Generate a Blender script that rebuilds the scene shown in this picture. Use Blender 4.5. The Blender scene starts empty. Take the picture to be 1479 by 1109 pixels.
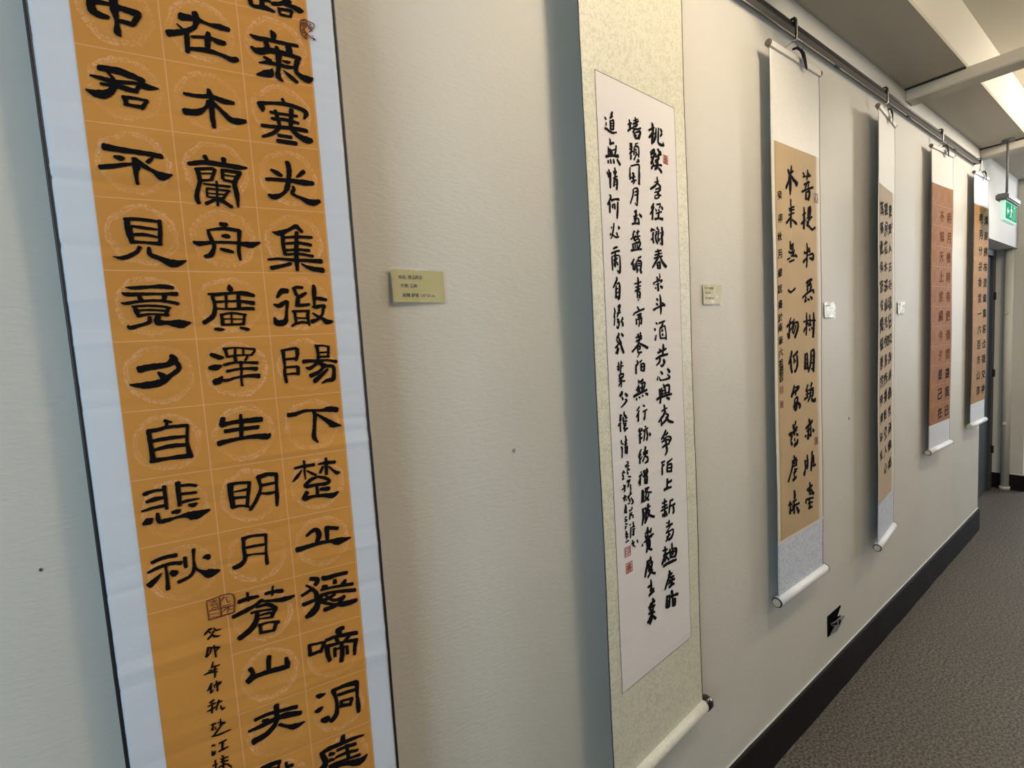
import bpy, bmesh, math, random
from mathutils import Vector, Matrix, noise
random.seed(7)
scn = bpy.context.scene
COL = scn.collection
H0 = 1.4475           # lens height above the floor
# ------------------------------------------------------------------ camera
cam_d = bpy.data.cameras.new('camera'); cam = bpy.data.objects.new('camera', cam_d); COL.objects.link(cam)
right = Vector((0.804186684773457, -0.5912823471443192, -0.0605719571136785))
down = Vector((-0.09691191012592329, -0.02989371128930981, -0.9948439313284754))
fwd = Vector((0.5864229341599981, 0.8059103870659914, -0.08134242626282016))
M = Matrix((right, -down, -fwd)).transposed().to_4x4(); M.translation = Vector((0, -0.75, H0))
cam.matrix_world = M
cam_d.sensor_fit = 'HORIZONTAL'; cam_d.sensor_width = 36.0; cam_d.lens = 697.4756 / 1479 * 36.0
cam_d.clip_start = 0.02; cam_d.clip_end = 60
scn.camera = cam
# ------------------------------------------------------------------ world, lights, exposure
scn.view_settings.view_transform = 'Standard'; scn.view_settings.look = 'None'
scn.view_settings.gamma = 1.0; scn.view_settings.use_curve_mapping = False
scn.view_settings.exposure = 0.12
W = bpy.data.worlds.new('world'); scn.world = W; W.use_nodes = True
W.node_tree.nodes['Background'].inputs[0].default_value = (0.75, 0.85, 1.0, 1)
W.node_tree.nodes['Background'].inputs[1].default_value = 0.25

def area(name, loc, target, sx, sy, power, col):
    l = bpy.data.lights.new(name, 'AREA'); l.shape = 'RECTANGLE'; l.size = sx; l.size_y = sy
    l.energy = power; l.color = col
    o = bpy.data.objects.new(name, l); COL.objects.link(o); o.location = loc
    o.rotation_euler = (Vector(target) - Vector(loc)).to_track_quat('-Z', 'Y').to_euler()
    return o
def bulb(name, loc, power, col, r=.13):
    l = bpy.data.lights.new(name, 'POINT'); l.energy = power; l.color = col; l.shadow_soft_size = r
    o = bpy.data.objects.new(name, l); COL.objects.link(o); o.location = loc; return o
WARM = (1.0, 0.82, 0.58); COOL = (0.62, 0.84, 1.0)
bulb('ceiling_lamp', (1.20, -0.90, 2.60), 32, (1.0, 0.83, 0.62))
bulb('ceiling_lamp', (3.95, -0.90, 2.60), 38, (1.0, 0.89, 0.73))
bulb('ceiling_lamp', (7.4, -1.00, 2.58), 44, (0.94, 0.96, 1.0))
area('warm_fill', (2.4, -1.9, 2.70), (2.4, -.6, 0.8), 3.2, .6, 22, (1.0, 0.82, 0.60))  # unseen overhead fill, added to lift and warm the shadows
area('window_near', (-1.9, -1.3, 1.85), (0.0, -.1, 1.6), 1.2, 1.2, 31, (0.60, 0.83, 1.0))
area('window_far', (7.9, -2.3, 1.6), (4.0, -.1, 1.4), 1.2, 1.4, 58, (0.80, 0.89, 1.0))
# ------------------------------------------------------------------ node helpers
def mat(name, col=(0.5, 0.5, 0.5), rough=0.6, metal=0.0, spec=0.5):
    m = bpy.data.materials.new(name); m.use_nodes = True
    b = m.node_tree.nodes['Principled BSDF']
    b.inputs['Base Color'].default_value = (*col, 1); b.inputs['Roughness'].default_value = rough
    b.inputs['Metallic'].default_value = metal; b.inputs['Specular IOR Level'].default_value = spec
    return m
class NT:
    def __init__(s, m): s.t = m.node_tree; s.b = s.t.nodes['Principled BSDF']
    def n(s, typ, **kw):
        x = s.t.nodes.new(typ)
        for k, v in kw.items():
            if k[0] == '_': setattr(x, k[1:], v)
            else:
                key = int(k[1:]) if (k[0] == 'i' and k[1:].isdigit()) else k.replace('_', ' ')
                s.put(x.inputs[key], v)
        return x
    def put(s, inp, v):
        if hasattr(v, 'is_output') or isinstance(v, bpy.types.NodeSocket): s.t.links.new(v, inp)
        else: inp.default_value = v
    def m(s, op, a, b=0.0, c=0.0):
        x = s.t.nodes.new('ShaderNodeMath'); x.operation = op
        s.put(x.inputs[0], a); s.put(x.inputs[1], b); s.put(x.inputs[2], c); return x.outputs[0]
    def mix(s, f, a, b):
        x = s.t.nodes.new('ShaderNodeMix'); x.data_type = 'RGBA'
        s.put(x.inputs[0], f); s.put(x.inputs[6], a); s.put(x.inputs[7], b); return x.outputs[2]
    def ramp(s, f, lo, hi):
        x = s.t.nodes.new('ShaderNodeMapRange'); s.put(x.inputs[0], f)
        x.inputs[1].default_value = lo; x.inputs[2].default_value = hi; return x.outputs[0]
    def noise(s, vec, scale, detail=3, rough=0.5):
        x = s.t.nodes.new('ShaderNodeTexNoise'); s.put(x.inputs['Vector'], vec)
        x.inputs['Scale'].default_value = scale; x.inputs['Detail'].default_value = detail
        x.inputs['Roughness'].default_value = rough; return x.outputs[0]
    def bump(s, h, strength, dist):
        x = s.t.nodes.new('ShaderNodeBump'); s.put(x.inputs['Height'], h)
        x.inputs['Strength'].default_value = strength; x.inputs['Distance'].default_value = dist
        s.t.links.new(x.outputs[0], s.b.inputs['Normal']); return x
    def pos(s): return s.n('ShaderNodeNewGeometry').outputs['Position']
    def uv(s):
        x = s.n('ShaderNodeTexCoord').outputs['UV']; sep = s.n('ShaderNodeSeparateXYZ', i0=x)
        return x, sep.outputs[0], sep.outputs[1]
def c4(r, g, b): return (r, g, b, 1)
def srgb(r, g, b):
    f = lambda v: ((v / 255 + .055) / 1.055) ** 2.4 if v > 10 else v / 255 / 12.92
    return (f(r), f(g), f(b))
# wall paint : brushed emulsion, gentle horizontal relief
m_wall = mat('wall_paint', (0.62, 0.60, 0.555), 0.55, spec=0.3); k = NT(m_wall); p = k.pos()
mp = k.n('ShaderNodeMapping', Vector=p); mp.inputs['Scale'].default_value = (1, 1, 3.2)
n1 = k.noise(mp.outputs[0], 60, 5, 0.6); n2 = k.noise(p, 2.5, 2)
k.put(k.b.inputs['Base Color'], k.mix(k.ramp(n2, .3, .7), c4(0.60, 0.585, 0.54), c4(0.64, 0.62, 0.575)))
k.bump(k.m('ADD', n1, k.m('MULTIPLY', k.noise(p, 9, 2), 2.0)), 0.2, 0.004)
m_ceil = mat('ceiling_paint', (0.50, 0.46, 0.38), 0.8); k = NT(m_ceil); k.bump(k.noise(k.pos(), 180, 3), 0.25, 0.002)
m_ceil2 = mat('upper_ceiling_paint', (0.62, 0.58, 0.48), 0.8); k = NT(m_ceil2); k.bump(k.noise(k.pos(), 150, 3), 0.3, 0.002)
m_face = mat('bulkhead_paint', (0.62, 0.58, 0.49), 0.6)
m_beam = mat('beam_paint', (0.52, 0.48, 0.40), 0.6)
m_dark = mat('gap_shade', (0.012, 0.010, 0.009), 0.6)
m_skirt = mat('baseboard_rubber', (0.010, 0.007, 0.008), 0.6, spec=.15); k = NT(m_skirt); k.bump(k.noise(k.pos(), 25, 3), 0.2, 0.004)
m_caulk = mat('caulk', (0.60, 0.59, 0.55), 0.5)
m_floor = mat('speckled_floor', (0.2, 0.18, 0.16), 0.5, spec=0.35); k = NT(m_floor); p = k.pos()
a = k.noise(p, 110, 4, 0.8); b_ = k.noise(p, 210, 2, 0.7); c_ = k.noise(p, 3, 2)
v = k.n('ShaderNodeTexVoronoi', Vector=p, Scale=95.0)
f1 = k.ramp(a, .44, .57)
colr = k.mix(f1, c4(0.038, 0.033, 0.028), c4(0.18, 0.163, 0.14))
colr = k.mix(k.ramp(b_, .60, .72), colr, c4(0.26, 0.24, 0.215))
colr = k.mix(k.m('MULTIPLY', k.ramp(c_, .4, .7), .25), colr, c4(0.08, 0.075, 0.07))
k.put(k.b.inputs['Base Color'], colr); k.bump(a, 0.12, 0.002)
m_rail = mat('rail_aluminium', (0.20, 0.19, 0.19), 0.42, 0.6)
m_raild = mat('rail_dark_lip', (0.015, 0.014, 0.013), 0.4)
m_steel = mat('hook_steel', (0.55, 0.54, 0.52), 0.3, 1.0)
m_blackm = mat('black_metal', (0.012, 0.010, 0.010), 0.35)
m_ribbon = mat('black_ribbon', (0.008, 0.006, 0.006), 0.8, spec=.1)
m_cord = mat('cord', (0.10, 0.085, 0.07), 0.8)
m_ink = mat('ink', (0.006, 0.005, 0.006), 0.85, spec=0.08)
m_ink3 = mat('ink_glossy', (0.006, 0.006, 0.009), 0.9, spec=0.05)
m_inkb = mat('ink_in_glare', (0.13, 0.058, 0.026), 0.9, spec=0.05)  # glare over the rust scroll's upper characters, put into the ink colour
m_seal = mat('seal_red', (0.13, 0.022, 0.010), 0.6)
m_seal2 = mat('seal_red_bright', (0.40, 0.05, 0.03), 0.6)
m_blackedge = mat('black_edge_binding', (0.010, 0.010, 0.013), 0.5)
m_browncap = mat('wooden_rod_end', (0.16, 0.11, 0.075), 0.5)
m_rodwood = mat('painted_rod', (0.55, 0.51, 0.44), 0.5)
m_gcap = mat('lacquer_knob', (0.006, 0.005, 0.006), 0.12, spec=0.7)

def brocade(name, base, pat, scale, amt, rough=0.6, sheen=0.0):
    m = mat(name, base, rough); k = NT(m); uv, u, v = k.uv()
    vo = k.n('ShaderNodeTexNoise', Vector=uv, Scale=scale, Detail=1.5, Distortion=2.2)
    n2 = k.noise(uv, scale * 4, 2)
    f = k.m('MULTIPLY', k.ramp(vo.outputs[0], .50, .56), amt)
    k.put(k.b.inputs['Base Color'], k.mix(f, c4(*base), c4(*pat)))
    mp = k.n('ShaderNodeMapping', Vector=uv); mp.inputs['Scale'].default_value = (3, 1, 1)
    k.bump(k.m('ADD', k.m('MULTIPLY', f, 1.2), k.noise(mp.outputs[0], 300, 2)), 0.28, 0.0012)
    return m
m_white = mat('pale_mounting_paper', (0.67, 0.68, 0.74), 0.6); k = NT(m_white); uv, u, v = k.uv()
k.bump(k.noise(uv, 420, 2), 0.15, 0.0008)
m_cream = brocade('cream_brocade', (0.70, 0.68, 0.56), (0.56, 0.55, 0.43), 70, .75, 0.45)
m_white3 = brocade('white_silk', (0.74, 0.72, 0.67), (0.68, 0.67, 0.63), 90, .7, 0.5)
m_blue3 = brocade('blue_white_brocade', (0.68, 0.72, 0.82), (0.44, 0.49, 0.64), 95, .85, 0.45)
m_blue5 = brocade('pale_grey_silk', (0.68, 0.72, 0.79), (0.62, 0.66, 0.74), 110, .6, 0.5)
m_rollw = brocade('roller_silk', (0.74, 0.73, 0.66), (0.60, 0.59, 0.50), 120, .8, 0.32)
m_rollb = brocade('roller_blue_silk', (0.78, 0.80, 0.84), (0.70, 0.74, 0.82), 120, .6, 0.35)
m_margin = mat('margin_silk', (0.70, 0.64, 0.55), 0.6)
m_xuan = mat('white_rice_paper', (0.735, 0.70, 0.70), 0.8); k = NT(m_xuan); uv, u, v = k.uv()
k.bump(k.noise(uv, 60, 4), 0.2, 0.002)
m_line = mat('thin_ink_rule', (0.05, 0.045, 0.05), 0.6)

def grid_paper(name, base, dark, line, u0, pu, z0, pz, amt, lw=0.0011, medal=True, ring_r=0.0335, plain=None):
    """printed calligraphy paper: grid rules and a pale cloud medallion in every cell (uv in metres)"""
    m = mat(name, base, 0.72, spec=0.25); k = NT(m); uv, u, v = k.uv()
    cu = k.m('DIVIDE', k.m('SUBTRACT', u, u0), pu); cv = k.m('DIVIDE', k.m('SUBTRACT', v, z0), pz)
    fu = k.m('SUBTRACT', k.m('FRACT', k.m('ADD', cu, 100.5)), .5)   # 0 at rules
    fv = k.m('SUBTRACT', k.m('FRACT', k.m('ADD', cv, 100.5)), .5)
    lu = k.m('LESS_THAN', k.m('ABSOLUTE', fu), lw / pu / 2); lv = k.m('LESS_THAN', k.m('ABSOLUTE', fv), lw / pz / 2)
    rule = k.m('MULTIPLY', k.m('MAXIMUM', lu, lv), .75)
    du = k.m('MULTIPLY', k.m('SUBTRACT', k.m('FRACT', k.m('ADD', cu, 100.0)), .5), pu)
    dv = k.m('MULTIPLY', k.m('SUBTRACT', k.m('FRACT', k.m('ADD', cv, 100.0)), .5), pz)
    r = k.m('SQRT', k.m('ADD', k.m('POWER', k.m('ABSOLUTE', du), 2.0), k.m('POWER', k.m('ABSOLUTE', dv), 2.0)))
    nz = k.noise(uv, 55, 2); wob = k.m('MULTIPLY', k.m('SUBTRACT', nz, .5), .010)
    rr = k.m('ADD', r, wob)
    d1 = k.m('ABSOLUTE', k.m('SUBTRACT', rr, ring_r)); ring = k.m('SUBTRACT', 1.0, k.ramp(d1, 0.0007, 0.0024))
    d2 = k.m('ABSOLUTE', k.m('SUBTRACT', rr, ring_r * .90)); ring2 = k.m('MULTIPLY', k.m('SUBTRACT', 1.0, k.ramp(d2, 0.0004, 0.0014)), .8)
    wv = k.n('ShaderNodeTexNoise', Vector=uv, Scale=150.0, Detail=3.0, Distortion=3.0).outputs[0]
    brk = k.ramp(wv, .42, .56); lowz = k.ramp(k.noise(uv, 14, 1), .36, .56)
    ringm = k.m('MULTIPLY', k.m('MAXIMUM', ring, ring2), k.m('MULTIPLY', brk, k.m('ADD', k.m('MULTIPLY', lowz, .7), .3)))
    line_ = k.m('SUBTRACT', 1.0, k.ramp(k.m('ABSOLUTE', k.m('SUBTRACT', k.n('ShaderNodeTexNoise', Vector=uv, Scale=70.0, Detail=1.0, Distortion=4.0).outputs[0], .5)), 0.0, .035))
    inner = k.m('MULTIPLY', k.m('MULTIPLY', line_, k.m('LESS_THAN', r, ring_r * .86)), k.m('MULTIPLY', k.ramp(k.noise(uv, 22, 1), .50, .62), .55))
    pr = k.m('MINIMUM', k.m('MAXIMUM', ringm, inner), 1.0)
    tot = k.m('MULTIPLY', k.m('MAXIMUM', rule, k.m('MULTIPLY', pr, .8 if medal else 0.0)), amt)
    if plain:      # unprinted area: u below plain[0] and v below plain[1]
        tot = k.m('MULTIPLY', tot, k.m('SUBTRACT', 1.0, k.m('MULTIPLY', k.m('LESS_THAN', u, plain[0]), k.m('LESS_THAN', v, plain[1]))))
    bc = k.mix(k.ramp(k.noise(uv, 5, 3), .35, .65), c4(*base), c4(*dark))
    bc = k.mix(k.m('MULTIPLY', k.ramp(k.noise(uv, 500, 2), .35, .7), .18), bc, c4(*dark))
    k.put(k.b.inputs['Base Color'], k.mix(tot, bc, c4(*line)))
    k.bump(k.noise(uv, 350, 3), 0.15, 0.0008)
    return m
m_orange = grid_paper('orange_grid_paper', (0.66, 0.285, 0.058), (0.60, 0.25, 0.048), (0.88, 0.50, 0.30), .0385, .0816, 1.1493, .08215, .62, plain=(.1185, 1.1486))
m_tan = mat('tan_paper', (0.50, 0.36, 0.20), 0.75); k = NT(m_tan); uv, u, v = k.uv()
k.put(k.b.inputs['Base Color'], k.mix(k.ramp(k.noise(uv, 6, 4), .35, .65), c4(0.50, 0.36, 0.20), c4(0.45, 0.32, 0.17)))
m_tan4 = mat('greyish_tan_paper', (0.47, 0.36, 0.25), 0.75)
m_rust = grid_paper('rust_grid_paper', (0.33, 0.135, 0.042), (0.29, 0.117, 0.036), (0.56, 0.31, 0.15), .0, .1066, .902, .1012, .95, .0026, True, .043)
m_ochre = grid_paper('ochre_grid_paper', (0.38, 0.205, 0.075), (0.34, 0.18, 0.064), (0.55, 0.36, 0.19), .0, .1057, .91, .0805, .7, .0022, True, .036)

# ------------------------------------------------------------------ mesh helpers
def link(name, me, material, parent=None, smooth=False):
    o = bpy.data.objects.new(name, me); COL.objects.link(o)
    if material:
        for mm in (material if isinstance(material, (list, tuple)) else [material]): me.materials.append(mm)
    if smooth:
        for f in me.polygons: f.use_smooth = True
    if parent: o.parent = parent; o.matrix_parent_inverse = Matrix.Translation(-parent.location)
    return o
def obj(name, bm, material, parent=None, smooth=False):
    me = bpy.data.meshes.new(name); bmesh.ops.recalc_face_normals(bm, faces=bm.faces); bm.to_mesh(me); bm.free()
    return link(name, me, material, parent, smooth)
def box(bm, x0, x1, y0, y1, z0, z1, bev=0.0):
    r = bmesh.ops.create_cube(bm, size=1); vs = r['verts']
    for v in vs:
        v.co = Vector(((x0 + x1) / 2 + v.co.x * (x1 - x0), (y0 + y1) / 2 + v.co.y * (y1 - y0), (z0 + z1) / 2 + v.co.z * (z1 - z0)))
    if bev:
        es = list({e for v in vs for e in v.link_edges})
        bmesh.ops.bevel(bm, geom=es, offset=bev, segments=2, affect='EDGES')
def tube(bm, pts, rad, seg=10, caps=True):
    """round tube through points; rad scalar or list"""
    pts = [Vector(p) for p in pts]; rings = []
    ref = Vector((0.13, 0.21, 0.97))
    for i, p in enumerate(pts):
        d = (pts[min(i + 1, len(pts) - 1)] - pts[max(i - 1, 0)]).normalized()
        if abs(d.dot(ref)) > .95: ref = Vector((1, 0, 0))
        a = d.cross(ref).normalized(); b = d.cross(a)
        r = rad[i] if isinstance(rad, (list, tuple)) else rad
        rings.append([bm.verts.new(p + (a * math.cos(t) + b * math.sin(t)) * r) for t in [2 * math.pi * j / seg for j in range(seg)]])
    for i in range(len(rings) - 1):
        for j in range(seg):
            bm.faces.new((rings[i][j], rings[i][(j + 1) % seg], rings[i + 1][(j + 1) % seg], rings[i + 1][j]))
    if caps:
        bm.faces.new(rings[0]); bm.faces.new(rings[-1])
def empty(name, loc, label, cat, group=None):
    o = bpy.data.objects.new(name, None); COL.objects.link(o); o.location = loc; o.empty_display_size = .05
    o['label'] = label; o['category'] = cat
    if group: o['group'] = group
    bpy.context.view_layer.update()
    return o
def struct(name, bm, m, parent=None, smooth=False):
    o = obj(name, bm, m, parent, smooth)
    if parent is None: o['kind'] = 'structure'
    return o
def tag(o, label, cat, group=None):
    o['label'] = label; o['category'] = cat
    if group: o['group'] = group
    return o

# ================================================================== the room
YC = -3.0                  # far side of the corridor (behind the lens)
XE = 4.392                 # where the hung wall ends
XJ = 5.60                  # pier at the far end
XB = -2.4
bm = bmesh.new(); box(bm, XB, XE, 0, .15, 0, 2.74); struct('wall_left', bm, m_wall)
bm = bmesh.new(); box(bm, XE, XJ, 0, .15, 1.965, 2.74); struct('wall_header', bm, m_wall)
bm = bmesh.new(); box(bm, XJ, 8.4, -.06, .35, 0, 2.74); struct('wall_pier', bm, m_wall)
m_walld = mat('low_bounce_wall_paint', (0.30, 0.29, 0.27), 0.7)  # out-of-view wall coloured dark to cut bounced light
bm = bmesh.new(); box(bm, XB, 8.4, YC - .12, YC, 0, 2.9); struct('wall_right', bm, m_walld)
bm = bmesh.new(); box(bm, XB - .12, XB, YC, .15, 0, 2.9); struct('wall_near', bm, m_wall)
bm = bmesh.new(); box(bm, 8.4, 8.5, YC, .35, 0, 2.9); struct('wall_far', bm, m_wall)
bm = bmesh.new(); box(bm, XE - .05, XJ + .05, .152, .40, -0.0, 2.74); struct('wall_recess', bm, m_wall)
bm = bmesh.new(); box(bm, XB, 8.4, YC, .40, -.1, 0); struct('floor', bm, m_floor)
# lowered soffit along the hung wall, in bays between the cross bars, and the higher ceiling beyond it
bars = [-1.475, -.035, 1.405, 2.845, 4.285]
edges = [XB] + bars + [8.4]
ceil = bpy.data.objects.new('ceiling', None); COL.objects.link(ceil); ceil['kind'] = 'structure'; ceil.location = (2, -.1, 2.49)
bpy.context.view_layer.update()
for i in range(len(edges) - 1):
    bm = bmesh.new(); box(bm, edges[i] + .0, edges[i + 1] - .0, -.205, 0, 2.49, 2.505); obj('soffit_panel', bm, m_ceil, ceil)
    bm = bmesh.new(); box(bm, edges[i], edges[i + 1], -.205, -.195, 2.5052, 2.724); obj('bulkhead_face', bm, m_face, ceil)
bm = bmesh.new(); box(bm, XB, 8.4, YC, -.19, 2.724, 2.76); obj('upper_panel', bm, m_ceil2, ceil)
for n, x in enumerate(bars):
    bm = bmesh.new(); box(bm, x + .004, x + .105, YC, 0, 2.438, 2.4895, .004)
    o = struct('trim_%d' % (n + 1), bm, m_beam); o['label'] = 'cream painted cross bar under the ceiling'
    bm = bmesh.new(); box(bm, x - .006, x + .0035, -.205, -.001, 2.4835, 2.4898); obj('gap_shade_strip', bm, m_dark, o)  # solid dark strip standing in for the shadow between soffit and bar
# baseboards
def skirt(name, x0, x1, y, nrm, zt):
    bm = bmesh.new(); n = max(2, int((x1 - x0) / .04)); th = .012
    prof = [(0, 0), (th, 0), (th, zt - .012), (th * .8, zt - .004), (th * .3, zt), (0, zt)]
    rows = []
    for i in range(n + 1):
        x = x0 + (x1 - x0) * i / n; w = .0016 * noise.noise(Vector((x * 4, 0, 1))) * 2
        rows.append([bm.verts.new((x, y - d - (w if d else 0), z + (w if z > .05 else 0))) for d, z in prof])
    for a, b in zip(rows, rows[1:]):
        for j in range(len(prof) - 1): bm.faces.new((a[j], a[j + 1], b[j + 1], b[j]))
    bm.faces.new(rows[0]); bm.faces.new(rows[-1])
    o = struct(name, bm, m_skirt)
    bm = bmesh.new(); tube(bm, [(x0 + (x1 - x0) * i / 40, y - .002, zt + .001 + .001 * noise.noise(Vector((i * .7, 3, 0)))) for i in range(41)], .0026, 6)
    obj('caulk_line', bm, m_caulk, o)
    return o
skirt('baseboard_left', XB, XE, 0, 0, .150)
bm = bmesh.new(); box(bm, XJ - .013, XJ, -.062, .150, 0, .128, .002); box(bm, XJ - .013, 8.39, -.073, -.0605, 0, .128, .002); o = struct('baseboard_end', bm, m_skirt)
bm = bmesh.new(); tube(bm, [(XJ - .004, .15, .130), (XJ - .004, -.064, .130)], .005, 6); obj('caulk_line', bm, m_caulk, o)
# recessed door
m_door = mat('dark_door_paint', (0.030, 0.034, 0.040), 0.45); m_doorf = mat('door_frame_paint', (0.045, 0.046, 0.05), 0.45)
bm = bmesh.new(); box(bm, 4.52, 5.43, .128, .150,   .01, 1.91, .003); dr = struct('door_1', bm, m_door)
bm = bmesh.new(); box(bm, XE + .01, 4.50, .11, .151, 0, 1.96, .002); box(bm, 5.44, 5.52, .11, .151, 0, 1.96, .002); box(bm, 4.51, 5.44, .11, .151, 1.915, 1.96, .002); obj('door_frame', bm, m_doorf, dr)
bm = bmesh.new(); tube(bm, [(4.60, .13, .98), (4.60, .075, .98), (4.71, .075, .98)], .010, 8); obj('door_handle', bm, m_steel, dr)
for z in (.35, .98, 1.6):
    bm = bmesh.new(); tube(bm, [(5.46, .100, z - .03), (5.46, .100, z + .03)], .009, 8); obj('hinge', bm, m_blackm, dr)
# pipe on the pier
m_pipe = mat('painted_pipe', (0.66, 0.64, 0.58), 0.5)
pp = empty('vertical_pipe', (5.565, .040, .02), 'cream painted vertical pipe standing before the pier beside the dark door', 'pipe')
bm = bmesh.new(); tube(bm, [(5.565, .040, .03), (5.565, .040, 1.96)], .027, 16); obj('pipe_run', bm, m_pipe, pp, True)
bm = bmesh.new(); tube(bm, [(5.565, .040, .001), (5.565, .040, .03)], .034, 16); obj('pipe_foot', bm, m_pipe, pp, True)
for z in (.55, 1.45):
    bm = bmesh.new(); box(bm, 5.53, 5.60, .030, .055, z, z + .02, .003); obj('pipe_clamp', bm, m_pipe, pp)
# ceiling vent
vt = empty('ceiling_vent', (2.18, -.46, 2.722), 'slotted ceiling air vent in the upper ceiling near the top right corner', 'vent')
bm = bmesh.new(); box(bm, 1.75, 2.42, -.62, -.355, 2.7195, 2.7236, .0012); obj('vent_plate', bm, m_ceil2, vt)
m_slot = mat('vent_slot_shade', (0.20, 0.175, 0.13), 0.8)
for i in range(4):
    y = -.395 - i * .058
    bm = bmesh.new(); box(bm, 1.80, 2.36, y - .026, y, 2.7180, 2.7193); obj('slot', bm, m_slot, vt)
# ================================================================== hanging rail
RX0, RX1, RYF, RZ = XB + .02, 4.13, -.036, 2.372
rl = empty('hanging_rail', (1, 0, RZ), 'grey metal picture rail with dark lip running along the top of the wall', 'rail')
bm = bmesh.new(); box(bm, RX0, RX1, -.0315, -.0115, RZ - .004, RZ + .012, .0015); obj('rail_channel', bm, m_rail, rl)
bm = bmesh.new(); box(bm, RX0, RX1 - .02, RYF - .001, -.0316, RZ - .006, RZ + .004, .001); obj('rail_lip', bm, m_raild, rl)
bm = bmesh.new(); box(bm, RX1 - .002, RX1 + .006, -.034, -.001, RZ - .005, RZ + .013, .001); obj('end_cap', bm, m_raild, rl)
for bx_ in (-1.6, -.4, .48, 1.28, 2.08, 2.88, 3.68):
    bm = bmesh.new(); box(bm, bx_ - .012, bx_ + .012, -.0114, -.0004, RZ - .001, RZ + .010); obj('bracket', bm, m_rail, rl)
# ================================================================== scrolls
SC = {
    1: dict(A=(-0.0775, -0.021), B=(0.2395, -0.066), zt=2.3, zb=0.52, cup=0.0),
    2: dict(A=(0.712, -0.06), B=(1.089, -0.034), zt=2.31, zb=0.456, cup=0.0),
    3: dict(A=(1.51, -0.035), B=(1.838, -0.038), zt=2.279, zb=0.588, cup=0.001),
    4: dict(A=(2.337, -0.05), B=(2.646, -0.017), zt=2.289, zb=0.518, cup=0.001),
    5: dict(A=(3.132, -0.028), B=(3.452, -0.043), zt=2.295, zb=0.771, cup=0.002),
    6: dict(A=(3.983, -0.029), B=(4.299, -0.04), zt=2.303, zb=0.779, cup=0.003),
}
def sstep(x):
    x = max(0., min(1., x)); return x * x * (3 - 2 * x)
def make_creases(n, z0, z1, seed, amp):
    r = random.Random(seed); out = []
    z = z0
    while z < z1:
        z += r.uniform(.018, .055) * n
        out.append((z, r.uniform(-.06, .06), r.uniform(-.25, .25), r.uniform(.4, 1.0) * amp * r.choice((1, 1, -1)), r.uniform(.003, .008), r.uniform(-.1, 1.1), r.uniform(.25, .8)))
    return out
CRE = {1: make_creases(.62, .55, 2.25, 5, .0013), 2: make_creases(1.0, .6, 2.2, 9, .0007), 3: make_creases(2.2, .6, 2.2, 3, .0008),
       4: make_creases(2.2, .6, 2.2, 4, .0008), 5: make_creases(3, .8, 2.2, 6, .0006), 6: make_creases(3, .8, 2.2, 8, .0006)}
def surf(kk, u, z, off=0.0):
    s = SC[kk]; (ax, ay), (bx, by) = s['A'], s['B']; Wd = math.hypot(bx - ax, by - ay); t = u / Wd
    e = sstep((s['zt'] - z) / .35) * sstep((z - s['zb']) / .35)
    y = -s['cup'] * ((2 * t - 1) ** 2) * e
    e2 = sstep((s['zt'] - z) / .12) * sstep((z - s['zb']) / .12)
    for (zc, sl, cv, a, w, uc, ur) in CRE[kk]:
        d = z - zc - sl * (t - .5) * .3 - cv * .02 * (t - .5) ** 2
        if abs(d) < .04:
            g = math.exp(-((t - uc) / ur) ** 2)
            y += a * g * math.exp(-abs(d) / w) * e2
    y += e2 * .0012 * math.sin(z * 9 + kk) * (abs(2 * t - 1) ** 4)
    nx, ny = (by - ay) / Wd, -(bx - ax) / Wd            # faces the corridor
    return Vector((ax + (bx - ax) * t + nx * off, ay + (by - ay) * t + y + ny * off, z))
def width(kk):
    (ax, ay), (bx, by) = SC[kk]['A'], SC[kk]['B']; return math.hypot(bx - ax, by - ay)
def sheet(name, kk, u0, u1, z0, z1, off, material, parent, dz=.004, du=.015, th=.0, hole=None):
    nz = max(1, int(round((z1 - z0) / dz))); nu = max(1, int(round((u1 - u0) / du)))
    V = []; F = []; UV = []
    for i in range(nz + 1):
        z = z0 + (z1 - z0) * i / nz
        for j in range(nu + 1):
            u = u0 + (u1 - u0) * j / nu
            V.append(surf(kk, u, z, off)); UV.append((u, z))
    for i in range(nz):
        for j in range(nu):
            a = i * (nu + 1) + j
            if hole and UV[a][0] > hole[0] and UV[a + nu + 2][0] < hole[1] and UV[a][1] > hole[2] and UV[a + nu + 2][1] < hole[3]: continue
            F.append((a, a + 1, a + nu + 2, a + nu + 1))
    if th:
        n0 = len(V)
        for i in range(nz + 1):
            for j in (0, nu):
                a = i * (nu + 1) + j; z = UV[a][1]; V.append(surf(kk, UV[a][0], z, off - th)); UV.append(UV[a])
        for i in range(nz):
            b = n0 + 2 * i
            a0 = i * (nu + 1); a1 = a0 + nu + 1
            F.append((a0, a1, b + 2, b)); F.append((a0 + nu, b + 1, b + 3, a1 + nu))
    me = bpy.data.meshes.new(name); me.from_pydata(V, [], F)
    ul = me.uv_layers.new(name='uv')
    for lp in me.loops: ul.data[lp.index].uv = UV[lp.vertex_index]
    return link(name, me, material, parent, True)

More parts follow.
